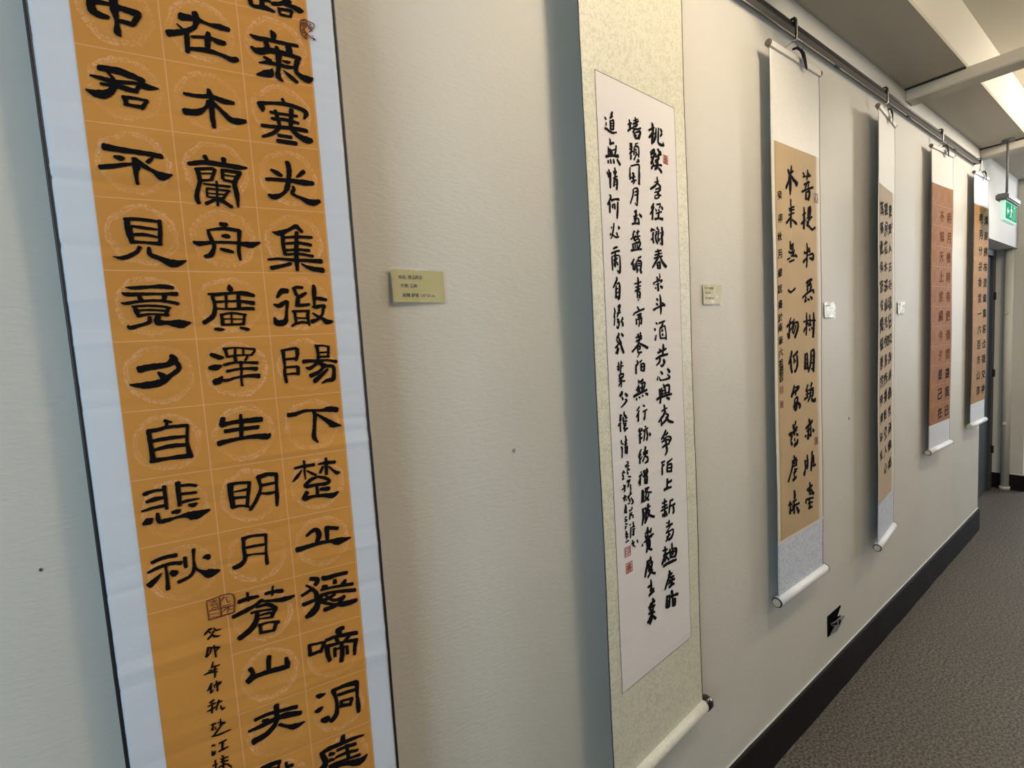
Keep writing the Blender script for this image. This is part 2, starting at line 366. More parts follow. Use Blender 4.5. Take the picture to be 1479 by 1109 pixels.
def catmull(pts, n=6):
    if len(pts) < 3:
        a, b = pts; return [tuple(a[i] + (b[i] - a[i]) * t / 6 for i in range(3)) for t in range(7)]
    out = []
    for i in range(len(pts) - 1):
        p0 = pts[max(i - 1, 0)]; p1 = pts[i]; p2 = pts[i + 1]; p3 = pts[min(i + 2, len(pts) - 1)]
        for s in range(n):
            t = s / n
            out.append(tuple(.5 * ((2 * p1[c]) + (-p0[c] + p2[c]) * t + (2 * p0[c] - 5 * p1[c] + 4 * p2[c] - p3[c]) * t * t + (-p0[c] + 3 * p1[c] - 3 * p2[c] + p3[c]) * t ** 3) for c in range(3)))
    out.append(pts[-1]); return out
def brush_mesh(kk, strokes, off, rough=.05, seed=0):
    """strokes: list of [(u,z,w)..] -> one flat ink mesh lying on the scroll"""
    V = []; F = []; r = random.Random(seed)
    for si, st in enumerate(strokes):
        o2 = off + si * .000012
        pts = catmull(st); L = []; R = []
        for i, (u, z, w) in enumerate(pts):
            a = pts[max(i - 1, 0)]; b = pts[min(i + 1, len(pts) - 1)]
            du, dz = b[0] - a[0], b[1] - a[1]; d = math.hypot(du, dz) or 1e-6
            nu, nz = -dz / d, du / d; w = max(w, .0004)
            j1 = 1 + r.uniform(-rough, rough) * 2; j2 = 1 + r.uniform(-rough, rough) * 2
            L.append((u + nu * w / 2 * j1, z + nz * w / 2 * j1)); R.append((u - nu * w / 2 * j2, z - nz * w / 2 * j2))
        # blunt, slightly rounded ends
        def cap(p, q, w):
            du, dz = p[0] - q[0], p[1] - q[1]; d = math.hypot(du, dz) or 1e-6
            return (du / d * w * .28, dz / d * w * .28)
        c0 = cap(pts[0], pts[1], pts[0][2]); c1 = cap(pts[-1], pts[-2], pts[-1][2])
        def mid(a, b, f): return (a[0] + (b[0] - a[0]) * f, a[1] + (b[1] - a[1]) * f)
        poly = L + [(mid(L[-1], R[-1], .25)[0] + c1[0], mid(L[-1], R[-1], .25)[1] + c1[1]), (mid(L[-1], R[-1], .75)[0] + c1[0] * .9, mid(L[-1], R[-1], .75)[1] + c1[1] * .9)]
        base = len(V); n = len(L)
        for p, q in zip(L, R): V.append(surf(kk, p[0], p[1], o2)); V.append(surf(kk, q[0], q[1], o2))
        for i in range(n - 1): F.append((base + 2 * i, base + 2 * i + 1, base + 2 * i + 3, base + 2 * i + 2))
        for (A, B, c, ia, ib) in ((L[0], R[0], c0, base, base + 1), (L[-1], R[-1], c1, base + 2 * n - 2, base + 2 * n - 1)):
            q1 = mid(A, B, .2); q2 = mid(A, B, .8); i0 = len(V)
            V.append(surf(kk, q1[0] + c[0] * r.uniform(.7, 1.2), q1[1] + c[1] * r.uniform(.7, 1.2), o2)); V.append(surf(kk, q2[0] + c[0] * r.uniform(.7, 1.2), q2[1] + c[1] * r.uniform(.7, 1.2), o2))
            F.append((ia, ib, i0 + 1, i0))
    me = bpy.data.meshes.new('brush'); me.from_pydata(V, [], F); return me
# glyph outlines for the smaller writing come from Blender's built-in typeface
_fc = bpy.data.curves.new('glyph', 'FONT'); _fo = bpy.data.objects.new('glyph', _fc); COL.objects.link(_fo); _fc.resolution_u = 2
_cache = {}
def glyph(ch, bold=.0):
    bold = 0.0; key = (ch, bold)
    if key not in _cache:
        _fc.body = ch; _fc.offset = bold; bpy.context.view_layer.update()
        me = bpy.data.meshes.new_from_object(_fo.evaluated_get(bpy.context.evaluated_depsgraph_get()))
        vs = [(v.co.x, v.co.y) for v in me.vertices]; fs = [tuple(p.vertices) for p in me.polygons]
        if vs:
            x0 = min(v[0] for v in vs); x1 = max(v[0] for v in vs); y0 = min(v[1] for v in vs); y1 = max(v[1] for v in vs)
            sc = max(x1 - x0, y1 - y0) or 1
            vs = [((x - (x0 + x1) / 2) / sc, (y - (y0 + y1) / 2) / sc) for x, y in vs]
        _cache[key] = (vs, fs); bpy.data.meshes.remove(me)
    return _cache[key]
def glyph_mesh(kk, ch, u, z, wu, hz, off, seed=0, slant=.16, bold=.012, rough=.03, lean=0.0):
    vs, fs = glyph(ch, bold); r = random.Random(seed * 7 + ord(ch)); ph = r.uniform(0, 9); a = r.uniform(-.04, .04)
    V = []; F = []; nib = bold * 1.1
    for x, y in vs:
        n = noise.noise(Vector((x * 5 + ph, y * 5, ph))); n2 = noise.noise(Vector((x * 5, y * 5 + ph, 3 + ph)))
        n3 = noise.noise(Vector((x * 22 + ph, y * 22, ph))); n4 = noise.noise(Vector((x * 22, y * 22 + ph, 5)))
        xx = x + rough * 1.5 * n + rough * n3 + lean * y; yy = y + (slant + a) * x - .10 * x * x + rough * 1.5 * n2 + rough * n4
        V.append((xx, yy, 1 + .8 * noise.noise(Vector((x * 3 + ph, y * 3, 7)))))
    P = []
    for c, (sx, sy) in enumerate(((-1, -.55), (-.1, .35), (1, .55), (.2, -.4))):     # slanted broad nib
        b = len(P); P += [surf(kk, u + (x + sx * nib * q) * wu, z + (y + sy * nib * q) * hz, off + c * .00002) for x, y, q in V]
        F += [tuple(b + i for i in f) for f in fs]
    me = bpy.data.meshes.new('glyph'); me.from_pydata(P, [], F); return me
def text_run(kk, s, u, z, pitch_u, w, off, seed, vertical=False): pass

def edge_strip(name, kk, u0, u1, z0, z1, off, material, parent): return sheet(name, kk, u0, u1, z0, z1, off, material, parent, .01, 1, .0006)
def roller(kk, parent, z, r, mbody, ext0, ext1, knob, mknob, mend=None, name='bottom_roller'):
    Wd = width(kk); a = surf(kk, 0, z); b = surf(kk, Wd, z); d = (b - a).normalized(); nrm = Vector((d.y, -d.x, 0))
    a0 = a - d * ext0 ; b0 = b + d * ext1
    me_pts = [a0, a0.lerp(b0, .33), a0.lerp(b0, .66), b0]
    bm = bmesh.new(); tube(bm, me_pts, r, 24); o = obj(name, bm, mbody, parent, False)
    me = o.data; ul = me.uv_layers.new(name='uv')
    for lp in me.loops:
        co = me.vertices[lp.vertex_index].co; ul.data[lp.index].uv = ((co - a0).dot(d), co.z * 2.2 + co.y * 1.3)
    for f in me.polygons: f.use_smooth = len(f.vertices) == 4
    for p, s in ((a0, -1), (b0, 1)):
        q = p + d * s * .0004
        bm = bmesh.new()
        if knob > .008:
            R = r * 1.12
            tube(bm, [q, q + d * s * .002, q + d * s * knob * .25, q + d * s * knob * .8, q + d * s * knob * .95, q + d * s * knob], [R * .86, R * .98, R, R * 1.02, R * .9, R * .6], 24)
        else:
            tube(bm, [q, q + d * s * knob * .7, q + d * s * knob], [r * 1.03, r * 1.03, r * .92], 24)
        kb = obj('roller_knob', bm, mknob, o, False)
        for f in kb.data.polygons: f.use_smooth = len(f.vertices) == 4 and knob > .008
        if mend:
            bm = bmesh.new(); tube(bm, [q + d * s * knob * 1.0, q + d * s * (knob * 1.0 + .0012)], r * .8, 20); obj('end_disc', bm, mend, o)
    return o
def top_bar(kk, parent, mbody, h=.017):
    Wd = width(kk); zt = SC[kk]['zt']; a = surf(kk, 0, zt); b = surf(kk, Wd, zt); d = (b - a).normalized(); n = Vector((d.y, -d.x, 0))
    bm = bmesh.new(); prof = [(-.006, -h), (.006, -h), (.007, -.004), (.004, 0), (-.004, 0), (-.007, -.004)]
    ra = [bm.verts.new(a + n * x + Vector((0, 0, z))) for x, z in prof]; rb = [bm.verts.new(b + n * x + Vector((0, 0, z))) for x, z in prof]
    for j in range(6): bm.faces.new((ra[j], ra[(j + 1) % 6], rb[(j + 1) % 6], rb[j]))
    bm.faces.new(ra); bm.faces.new(rb); o = obj('top_rod', bm, mbody, parent)
    for p, s in ((a, -1), (b, 1)):
        bm = bmesh.new(); c = p + Vector((0, 0, -h * .5)); tube(bm, [c + d * s * .0003, c + d * s * .005, c + d * s * .007], [h * .52, h * .52, h * .36], 14); obj('rod_end', bm, m_browncap, o, False)
    return o
def hang(kk, parent, hx):
    """cord from the hook to the rod, ribbon knotted at the middle"""
    Wd = width(kk); zt = SC[kk]['zt']; top = Vector((hx, -.040, RZ - .052))
    a = surf(kk, Wd * .28, zt + .001); b = surf(kk, Wd * .72, zt + .001)
    bm = bmesh.new(); tube(bm, [a, top + Vector((-.003, 0, 0))], .0010, 6); tube(bm, [top + Vector((.003, 0, 0)), b], .0010, 6); tube(bm, [top + Vector((-.003, 0, 0)), top + Vector((0, 0, .003)), top + Vector((.003, 0, 0))], .0012, 6)
    obj('hanging_cord', bm, m_cord, parent)
    c = surf(kk, Wd * .52, zt + .006, .010); d = (b - a).normalized(); n = Vector((d.y, -d.x, 0))
    bm = bmesh.new(); r = random.Random(kk)
    def rib(pts, w):
        prev = None
        for p, ww in zip(pts, w):
            q = c + d * p[0] + n * p[2] + Vector((0, 0, p[1])); s = Vector((0, 0, ww / 2)) + d * ww * .25
            cur = (bm.verts.new(q - s), bm.verts.new(q + s), bm.verts.new(q + s + n * .0012), bm.verts.new(q - s + n * .0012))
            if prev:
                for j in range(4): bm.faces.new((prev[j], prev[(j + 1) % 4], cur[(j + 1) % 4], cur[j]))
            prev = cur
    rib([(-.050, -.004, 0), (-.03, .004, .004), (-.01, .006, .003), (.008, .002, .002)], [.009, .010, .010, .012])
    rib([(-.004, .004, .004), (.012, -.008, .006), (.026, -.022, .004), (.045, -.036, .001)], [.012, .022, .022, .006])
    rib([(.0, .0, .005), (.004, -.012, .006), (.002, -.024, .004)], [.012, .012, .006])
    rib([(.002, .004, .003), (.012, .018, .003), (.018, .026, .002)], [.007, .006, .003])
    obj('tie_ribbon', bm, m_ribbon, parent)
def hook(hx, label):
    e = empty('rail_hook', (hx, -.036, RZ), label, 'hook', 'hooks on the picture rail')
    bm = bmesh.new(); box(bm, hx - .006, hx + .006, RYF - .006, RYF - .0012, RZ - .012, RZ + .012, .001); box(bm, hx - .006, hx + .006, RYF - .006, -.026, RZ + .0125, RZ + .0155, .001); obj('clip', bm, m_blackm, e)
    bm = bmesh.new(); y = RYF - .0075
    tube(bm, [(hx + .002, y, RZ + .010), (hx + .003, y - .001, RZ - .01), (hx + .002, y - .001, RZ - .035), (hx - .001, y, RZ - .050), (hx - .004, y + .003, RZ - .054), (hx - .006, y + .006, RZ - .048)], .0024, 8); obj('hook_wire', bm, m_steel, e, True)
    bm = bmesh.new(); box(bm, hx - .0075, hx - .0015, RYF - .0095, RYF - .0065, RZ - .050, RZ - .002, .0008); obj('lock_tab', bm, m_blackm, e)
HX = {1: .085, 2: .90, 3: 1.665, 4: 2.465, 5: 3.255, 6: 4.075}
HL = {1: 'metal rail hook holding the scroll with orange grid paper', 2: 'metal rail hook holding the greenish cream scroll with white paper', 3: 'metal rail hook nearest the camera in the picture, above the large-character tan scroll',
      4: 'metal rail hook above the narrow-looking tan scroll with dense small writing', 5: 'metal rail hook above the rust brown scroll', 6: 'last metal rail hook, at the right end of the rail'}
LAB = {1: 'large hanging scroll, black clerical characters on orange gridded paper, pale blue-white border',
       2: 'tall hanging scroll of greenish cream brocade with three columns of running script on white paper',
       3: 'white silk hanging scroll with two columns of large characters on tan paper, blue-white foot',
       4: 'hanging scroll turned almost edge-on, dense small writing on greyish tan paper',
       5: 'hanging scroll with rust brown gridded paper, second from the right end of the rail',
       6: 'hanging scroll with ochre gridded paper at the right end, next to the doorway'}
root = {}
for kk in SC:
    s = SC[kk]; c = surf(kk, width(kk) / 2, s['zb'])
    root[kk] = empty('hanging_scroll', c, LAB[kk], 'scroll', 'calligraphy scrolls hung along the wall')
    hook(HX[kk], HL[kk]); hang(kk, root[kk], HX[kk])

# ---- scroll 1 : orange
R1 = root[1]; W1 = width(1); s = SC[1]
sheet('mounting', 1, .0032, W1 - .0032, s['zb'], s['zt'] - .016, 0, m_white, R1, .003, .005, .0006, (.040, .283, .667, 1.968))
for u in (0, W1 - .0036): edge_strip('edge_binding', 1, u, u + .0036, s['zb'], s['zt'] - .016, .0004, m_blackedge, R1)
sheet('painting_paper', 1, .0385, .2843, .665, 1.1493 + 10.5 * .08215 - .04, .0004, m_orange, R1, .003, .01)
top_bar(1, R1, m_white3); roller(1, R1, s['zb'], .013, m_white, .004, .004, .02, m_gcap)
GL = [
('big','574 18559 68 575 18486 81 603 18426 83 714 18405 50;591 18549 64 751 18554 41 850 18534 67 1002 18512 76;1002 18512 60 945 18391 54;938 18384 58 804 18394 49;787 18660 75 780 18524 84 790 18376 42 785 18269 73 809 18226 24'),
('big','573 17838 64 767 17832 83 975 17772 59;490 17739 23 581 17727 49 704 17713 52 885 17732 41 989 17712 75 1109 17711 17;574 17665 35 712 17668 46 800 17654 66 903 17642 47;975 17780 37 890 17647 43;650 17801 24 694 17733 44 687 17641 59 614 17566 85 526 17550 88 437 17579 19;758 17554 45 856 17563 36 993 17556 30;772 17564 52 789 17482 45;986 17552 38 924 17458 44;770 17479 36 939 17476 46'),
('big','533 16978 80 671 16965 65 851 16957 58 970 16948 58 1064 16936 59;472 16747 54 574 16767 54 692 16799 44 772 16818 31;799 16887 51 811 16810 83 797 16697 41 800 16595 35;804 16880 49 876 16810 58 965 16756 51 1048 16708 101 1148 16735 19;618 16881 36 668 16871 65 700 16875 40;973 16909 27 928 16863 50 908 16861 24'),
('big','658 16193 48 664 16066 69 683 15923 49;637 16184 40 775 16193 41 975 16174 34;970 16190 42 962 16034 44 948 15919 41;701 16109 30 819 16095 41 953 16083 20;692 16012 36 811 16018 41 944 15992 24;670 15931 49 802 15929 30 957 15919 50;751 15878 40 711 15812 43 586 15744 47 491 15757 10;837 15873 35 843 15792 56 933 15746 59 1060 15691 93 1191 15728 16'),
('big','1324 16886 49 1501 16923 60 1709 16914 62 1845 16904 62 1947 16907 27;1501 16998 51 1531 16927 42;1701 16998 55 1702 16930 48;1411 16822 55 1427 16682 47;1428 16698 45 1374 16510 51 1388 16427 47;1390 16831 37 1583 16858 37;1597 16851 36 1548 16719 36;1436 16783 20 1570 16797 21;1436 16699 30 1555 16720 30;1672 16842 39 1669 16740 34;1665 16850 39 1870 16838 47;1861 16829 47 1795 16702 53 1806 16565 57 1807 16409 24;1682 16792 19 1811 16786 20;1676 16732 32 1804 16711 40;1599 16707 25 1591 16546 25 1586 16409 28;1461 16660 24 1737 16653 32;1485 16603 24 1484 16511 24;1486 16612 24 1732 16601 28;1725 16609 29 1655 16509 32;1495 16554 17 1675 16553 18;1484 16511 24 1670 16505 28;1563 16484 32 1461 16425 44;1616 16488 54 1737 16404 45'),
('big','1591 16188 53 1663 16185 46;1635 16169 38 1634 16131 34;1441 16106 20 1526 16121 32 1632 16136 43 1790 16118 47;1452 16092 35 1475 15997 49 1499 15909 42 1457 15811 59 1391 15786 43;1790 16118 54 1780 16011 41 1763 15859 41 1772 15752 28;1597 16044 38 1649 16042 61 1675 16036 39;1287 15959 30 1342 15939 59 1498 15961 37 1722 15966 38 1897 15948 77 2011 15979 23;1568 15882 38 1633 15866 49 1700 15849 34'),
('big','2165 16123 13 2251 16112 70 2357 16157 45 2458 16218 52;2458 16218 58 2526 16142 42;2286 16106 52 2282 15972 45 2292 15846 45;2311 16060 32 2468 16075 40 2642 16076 41;2312 15981 32 2476 15996 41 2625 15974 46;2304 15894 35 2453 15907 35 2596 15901 46;2291 15838 35 2463 15852 36 2635 15825 42;2459 16139 45 2430 15819 60 2426 15634 38;2090 15769 31 2221 15781 35 2411 15770 49 2577 15767 49 2738 15763 66;2116 15660 54 2227 15686 46 2354 15721 47;2482 15724 20 2583 15669 58 2751 15640 76'),
('big','1612 15438 21 1621 15392 69 1625 15354 41;1379 15325 30 1476 15321 45 1663 15339 34 1771 15331 62 1879 15304 47;1421 15295 40 1436 15174 39 1405 15054 53 1301 14974 56;1441 15227 33 1600 15235 28 1735 15231 39 1870 15206 55;1433 15147 24 1591 15138 31 1754 15141 43 1864 15136 44;1570 15339 33 1559 15157 29;1704 15339 44 1700 15154 48;1485 15067 30 1613 15087 28 1767 15060 34;1499 15074 33 1500 14945 48;1753 15060 34 1728 14937 35;1513 15017 18 1741 15006 19;1605 15079 22 1601 14957 22;1506 14944 31 1735 14944 31;1416 14894 38 1474 14885 46 1514 14886 15;1690 14899 34 1777 14873 47'),
('big','2277 15359 67 2210 15360 69 2149 15279 33;2101 15192 22 2159 15169 58 2244 15219 50 2271 15212 45;2264 15204 44 2247 15101 37 2237 15027 41;2237 15019 40 2207 14954 78 2119 14949 81 2092 15023 14;2339 15396 22 2399 15411 41 2468 15404 38;2362 15389 43 2383 15315 44 2415 15285 38;2504 15336 36 2444 15299 50 2414 15277 35;2401 15277 48 2387 15203 55 2371 15173 34;2363 15169 37 2447 15172 45 2532 15182 38;2318 15092 34 2405 15094 34 2525 15095 34;2342 15084 38 2346 14979 35 2343 14942 27 2298 14898 35;2511 15095 42 2499 15005 43 2511 14898 22;2356 15005 23 2481 14998 23;2342 14927 33 2427 14947 34 2503 14929 27;2608 15434 43 2608 15359 61 2600 15260 43 2595 15170 29;2618 15268 38 2682 15256 54 2753 15240 47;2565 15155 15 2608 15147 53 2717 15164 39 2722 15129 30;2709 15152 43 2694 15061 36 2644 14993 36 2547 14950 59;2568 15064 27 2618 15024 39 2687 14984 47 2735 14944 70 2808 14942 39'),
('big','2385 18659 34 2405 18619 75 2404 18565 51;2141 18558 28 2207 18534 64 2337 18544 53 2487 18539 49 2686 18543 44;2308 18528 63 2320 18461 63 2325 18413 62;2571 18507 76 2580 18449 87;2136 18411 33 2202 18376 85 2344 18412 72 2476 18416 65 2629 18399 56 2696 18383 69;2676 18378 67 2642 18270 59 2640 18198 52;2640 18198 47 2715 18151 81 2784 18139 97 2842 18166 20;2429 18476 42 2444 18379 76 2429 18206 49 2419 18104 70 2472 18053 17;2207 18235 15 2311 18256 47 2424 18255 43 2538 18248 49 2617 18259 32;2270 18317 34 2341 18278 68;2486 18313 22 2538 18309 43 2583 18318 16;2170 18084 25 2250 18105 78 2328 18136 96 2356 18191 13;2485 18197 14 2566 18132 58 2639 18075 47'),
('big','2176 18982 53 2189 18928 56 2242 18917 48 2344 18929 65 2445 18906 34;2313 19038 59 2308 18939 59;2334 19019 32 2408 19019 33;2425 18999 50 2531 19027 48 2612 19078 60 2660 19070 23;2570 19037 57 2665 19021 57 2741 19001 80 2795 18999 28;2492 18957 32 2651 18968 43;2506 18961 36 2505 18891 31;2660 18965 32 2635 18904 32;2505 18891 35 2644 18891 28'),
('big','1409 18590 93 1551 18602 62 1692 18572 45 1809 18568 72 1905 18558 55;1557 18667 69 1579 18601 69;1572 18599 69 1541 18503 52 1435 18430 61 1263 18366 78;1365 18497 18 1410 18456 32;1454 18411 53 1452 18314 57 1443 18192 42;1682 18472 45 1666 18379 68 1657 18280 53;1501 18382 33 1677 18414 44 1777 18388 73 1844 18387 63;1480 18241 42 1633 18258 61 1778 18241 45 1895 18208 64 1965 18223 60'),
('big','1618 17797 41 1629 17733 74;1358 17704 38 1493 17701 48 1640 17719 53 1756 17690 72 1877 17685 45;1640 17719 46 1630 17535 62 1635 17353 44;1605 17663 41 1567 17574 41 1474 17510 72 1345 17496 75;1648 17654 45 1743 17554 55 1826 17475 74 1903 17470 79 1989 17483 44'),
('big','2440 17835 38 2460 17777 47;2163 17743 56 2190 17688 72 2193 17636 26;2162 17735 53 2326 17763 40 2493 17774 53 2659 17740 59 2716 17696 67 2683 17619 24;2283 17642 40 2431 17640 37 2599 17641 38;2292 17565 40 2458 17574 45 2609 17553 38;2342 17670 46 2371 17534 45 2382 17465 45;2538 17720 55 2511 17502 55;2169 17459 45 2332 17467 46 2534 17479 52 2704 17469 54;2364 17454 46 2292 17382 48 2164 17320 33;2516 17468 59 2594 17390 69 2694 17350 97 2756 17358 55;2348 17363 46 2506 17359 47;2333 17291 55 2559 17286 56'),
('big','2426 17039 54 2441 16951 64 2422 16806 56 2389 16683 66;2389 16683 53 2332 16618 44 2229 16573 72 2171 16597 38;2227 16916 38 2290 16881 64 2342 16851 45;2622 16936 55 2572 16894 54 2523 16852 22;2156 16790 42 2293 16798 49 2439 16801 50 2586 16792 75 2720 16793 57;2466 16732 30 2474 16691 46 2452 16634 45 2545 16588 45 2680 16538 89 2783 16565 49'),
('big','571 15404 13 654 15400 43 807 15412 38 935 15417 56 1022 15401 45;531 15347 16 576 15325 49 754 15329 38 908 15329 33 1057 15328 56;681 15313 39 702 15259 49;933 15306 55 919 15251 36;510 15228 13 558 15222 38 683 15243 33 845 15252 33 973 15234 40 1059 15210 40;610 15184 27 767 15192 31 912 15179 31 975 15161 28;632 15178 38 644 15123 48 661 15068 38;956 15161 42 920 15073 42;663 15139 26 780 15142 27 943 15126 29;648 15074 38 775 15093 28 948 15077 34;763 15060 40 752 14999 44 673 14969 37 573 14940 49 548 14968 21;841 15063 55 839 14997 76 930 14988 51 1059 14967 102 1161 14981 23'),
('big','927 14594 46 950 14541 87 874 14484 66 735 14472 75 597 14449 82;956 14532 53 993 14435 54 904 14357 55 798 14281 82 645 14256 83 500 14275 25;783 14401 31 826 14347 79'),
('big','787 13813 42 855 13787 25;807 13801 35 801 13742 35;611 13708 51 729 13717 48 801 13733 43 1014 13727 44;617 13699 47 623 13544 48 630 13337 61;1011 13722 36 987 13524 36 1000 13354 65;654 13587 44 816 13598 48 972 13596 38;643 13473 34 806 13499 55 977 13490 44;610 13349 60 792 13353 48 1014 13352 70'),
('big','1339 14580 52 1419 14539 62 1464 14533 35;1308 14411 52 1376 14415 79 1439 14432 26;1344 14232 78 1391 14245 84 1434 14295 24'),
('big','1478 14641 33 1623 14647 24 1824 14616 34;1494 14635 38 1510 14544 34;1827 14601 27 1783 14545 31;1606 14643 29 1598 14557 33;1694 14638 24 1690 14551 24;1505 14539 33 1631 14550 25 1783 14545 24;1593 14548 42 1599 14481 42;1735 14529 26 1704 14478 30;1467 14438 37 1564 14459 33 1689 14455 31 1842 14439 44;1488 14355 38 1581 14372 33 1699 14377 34 1826 14362 59;1437 14245 43 1494 14245 38 1588 14270 29 1716 14279 44 1844 14268 64;1648 14468 38 1651 14361 29 1640 14266 25 1641 14159 30'),
('big','1392 13771 54 1368 13684 62;1368 13684 72 1462 13698 54 1621 13705 64 1814 13699 74;1589 13792 32 1584 13655 51 1568 13483 48;1399 13598 54 1548 13605 51 1772 13602 56;1316 13456 72 1441 13474 54 1568 13483 46 1729 13487 65 1859 13468 84 1903 13496 28'),
('big','2155 14582 45 2155 14472 41 2159 14372 32 2149 14262 41 2162 14151 37;2133 14578 29 2216 14593 35 2317 14602 40;2326 14592 51 2323 14511 46 2303 14437 32;2176 14461 30 2305 14467 35;2176 14356 30 2314 14355 40;2318 14350 51 2309 14249 42;2167 14261 22 2250 14264 35 2314 14254 30;2574 14624 48 2585 14536 39 2582 14443 43;2554 14619 36 2641 14620 26 2737 14599 26;2727 14600 34 2712 14455 34;2594 14525 23 2711 14526 26;2594 14468 31 2725 14465 31;2389 14416 56 2470 14420 46 2584 14412 41 2701 14415 31 2812 14386 52;2583 14402 60 2521 14355 42 2461 14319 51 2420 14337 25;2592 14391 61 2654 14325 61;2634 14316 40 2571 14259 50 2462 14216 61;2690 14291 35 2616 14224 50 2523 14149 64 2510 14119 29;2601 14380 51 2685 14338 47 2762 14322 51 2769 14232 49 2747 14150 61 2667 14136 46 2601 14106 20'),
('big','2141 13716 66 2220 13717 56 2344 13748 41 2468 13741 36 2583 13730 47 2652 13738 78 2764 13714 79;2453 13735 38 2471 13665 48 2450 13491 48 2436 13378 62 2477 13293 24;2483 13695 25 2555 13634 45 2647 13559 71 2692 13516 88 2800 13486 21'),
('big','2275 13070 28 2279 13006 33 2272 12903 24 2276 12813 21;2155 12986 36 2254 12995 42 2397 12996 47;2241 12950 15 2177 12868 46 2115 12807 15;2300 12929 20 2349 12889 35 2413 12846 35;2559 13064 29 2557 12979 49 2547 12832 44;2455 12992 26 2553 12996 48 2672 12986 48;2510 12950 31 2469 12867 36;2588 12937 25 2642 12868 35 2688 12828 52 2719 12833 33;2420 12818 37 2331 12787 53 2259 12727 42;2430 12821 31 2525 12782 51 2580 12729 39 2528 12702 54 2401 12710 42 2285 12706 52 2249 12729 20;2410 12698 39 2408 12571 44;2453 12636 48 2561 12626 64;2279 12629 61 2234 12554 57 2270 12535 50;2242 12541 64 2349 12556 48 2485 12544 53 2602 12521 76 2680 12559 28'),
('big','705 13022 46 704 12894 39 703 12740 36;501 12961 50 599 12985 38 700 12978 32;516 12863 38 599 12884 57 691 12884 38;461 12761 28 579 12780 38 702 12785 45;842 13041 57 839 12905 50 835 12750 42;869 12997 36 964 12987 39 1027 12966 38;869 12893 39 1019 12882 37;854 12785 39 946 12798 37 1043 12798 20;460 12602 37 513 12628 87 551 12652 31;607 12703 35 617 12604 56 694 12600 52 800 12614 33 907 12617 78 981 12600 112 1132 12633 33;754 12683 39 807 12684 58 835 12698 26;930 12743 32 971 12727 59 1011 12745 33'),
('big','1389 12902 68 1386 12754 62 1395 12602 57;1366 12907 54 1470 12914 41 1615 12893 41;1603 12888 42 1578 12742 42 1551 12582 42;1426 12807 20 1584 12810 41;1418 12727 43 1574 12708 34;1384 12612 54 1489 12610 30 1574 12577 33;1703 12938 69 1809 12967 56 1930 12945 55;1714 12923 47 1727 12809 36 1694 12705 45 1636 12606 46 1582 12534 40;1923 12939 49 1915 12786 37 1909 12647 50 1897 12522 31;1723 12831 44 1913 12836 35;1702 12731 21 1809 12709 42 1908 12710 35'),
('big','493 12114 45 598 12143 46 744 12144 53;446 12004 32 578 12045 46 693 12052 46 781 12035 52;623 12026 26 625 11894 36 619 11745 47;575 11961 15 512 11901 57 441 11844 76;677 11945 71 711 11915 89;824 12096 42 823 11970 43;923 12169 44 912 12052 27 904 11921 40 853 11841 40 732 11804 47;917 11997 21 931 11913 27 997 11854 56 1060 11822 115 1168 11830 34;1020 12043 40 1059 12040 69 1067 12010 43'),
('big','1459 12168 56 1568 12183 35 1735 12159 42;1469 12166 41 1460 12043 41 1464 11903 50 1405 11836 63 1327 11816 56;1729 12165 43 1718 12005 27 1711 11893 37 1711 11765 43;1478 12046 35 1591 12045 39 1705 12036 35;1474 11942 35 1581 11935 25 1694 11912 35'),
('big','1339 11352 57 1452 11366 57 1566 11359 43;1448 11445 35 1451 11331 29;1652 11368 44 1745 11368 51 1857 11349 58;1749 11447 26 1729 11323 26;1258 11175 50 1402 11212 65 1513 11247 51 1596 11292 52 1614 11280 33;1614 11280 35 1734 11249 43 1871 11228 74 1987 11236 38;1535 11219 35 1657 11219 50 1762 11139 46;1469 11162 40 1602 11155 32 1761 11125 38;1534 11141 45 1512 11034 68 1437 10945 73 1300 10872 66;1755 11134 57 1703 11042 51;1536 11097 26 1646 11097 38 1732 11083 29;1526 11055 20 1714 11024 32;1536 10968 41 1659 10970 29 1775 10938 50;1553 10955 43 1551 10863 43;1744 10941 49 1703 10839 42;1545 10865 41 1710 10844 37'),
('big','1617 10506 59 1601 10395 58 1598 10301 50;1383 10421 56 1411 10338 58 1356 10259 87;1349 10247 61 1438 10291 68 1586 10299 68 1723 10290 76 1837 10283 69;1817 10409 44 1827 10309 75'),
('big','1640 9797 72 1633 9643 61 1604 9536 62 1483 9442 80 1332 9409 94;1377 9697 54 1507 9713 54 1632 9703 54 1887 9669 62;1292 9574 38 1459 9587 62 1624 9610 71 1763 9601 85 1923 9561 69;1464 9644 45 1525 9631 53;1714 9623 40 1766 9630 40;1653 9515 47 1749 9441 49 1837 9402 87 1963 9414 20'),
('big','2220 12026 37 2284 12069 53 2345 12084 62 2379 12009 73 2350 11912 63;2487 12087 68 2479 11910 48;2473 12083 51 2628 12038 59;2088 11862 81 2240 11874 60 2375 11884 53 2524 11876 52 2619 11852 106 2789 11863 23'),
('big','2213 11416 57 2303 11374 63 2270 11309 59;2153 11337 26 2226 11263 44 2272 11174 64 2274 11038 71 2225 10948 101 2120 10893 63;2226 11263 47 2089 11208 46;2238 11094 47 2097 11072 62;2372 11392 55 2411 11365 76 2550 11371 62 2697 11367 55;2523 11310 48 2526 11263 62;2667 11268 39 2635 11216 78;2367 11250 60 2414 11244 55;2336 11214 40 2494 11209 43 2760 11179 56;2323 11136 56 2460 11139 46 2626 11111 55 2787 11078 62;2315 11048 63 2426 11066 48 2512 11100 45;2389 11115 27 2491 11015 44 2618 11021 56;2325 11158 30 2329 11051 48;2328 11036 43 2500 10951 44 2638 10923 87 2789 10929 57;2633 11032 52 2527 10943 52 2359 10920 71'),
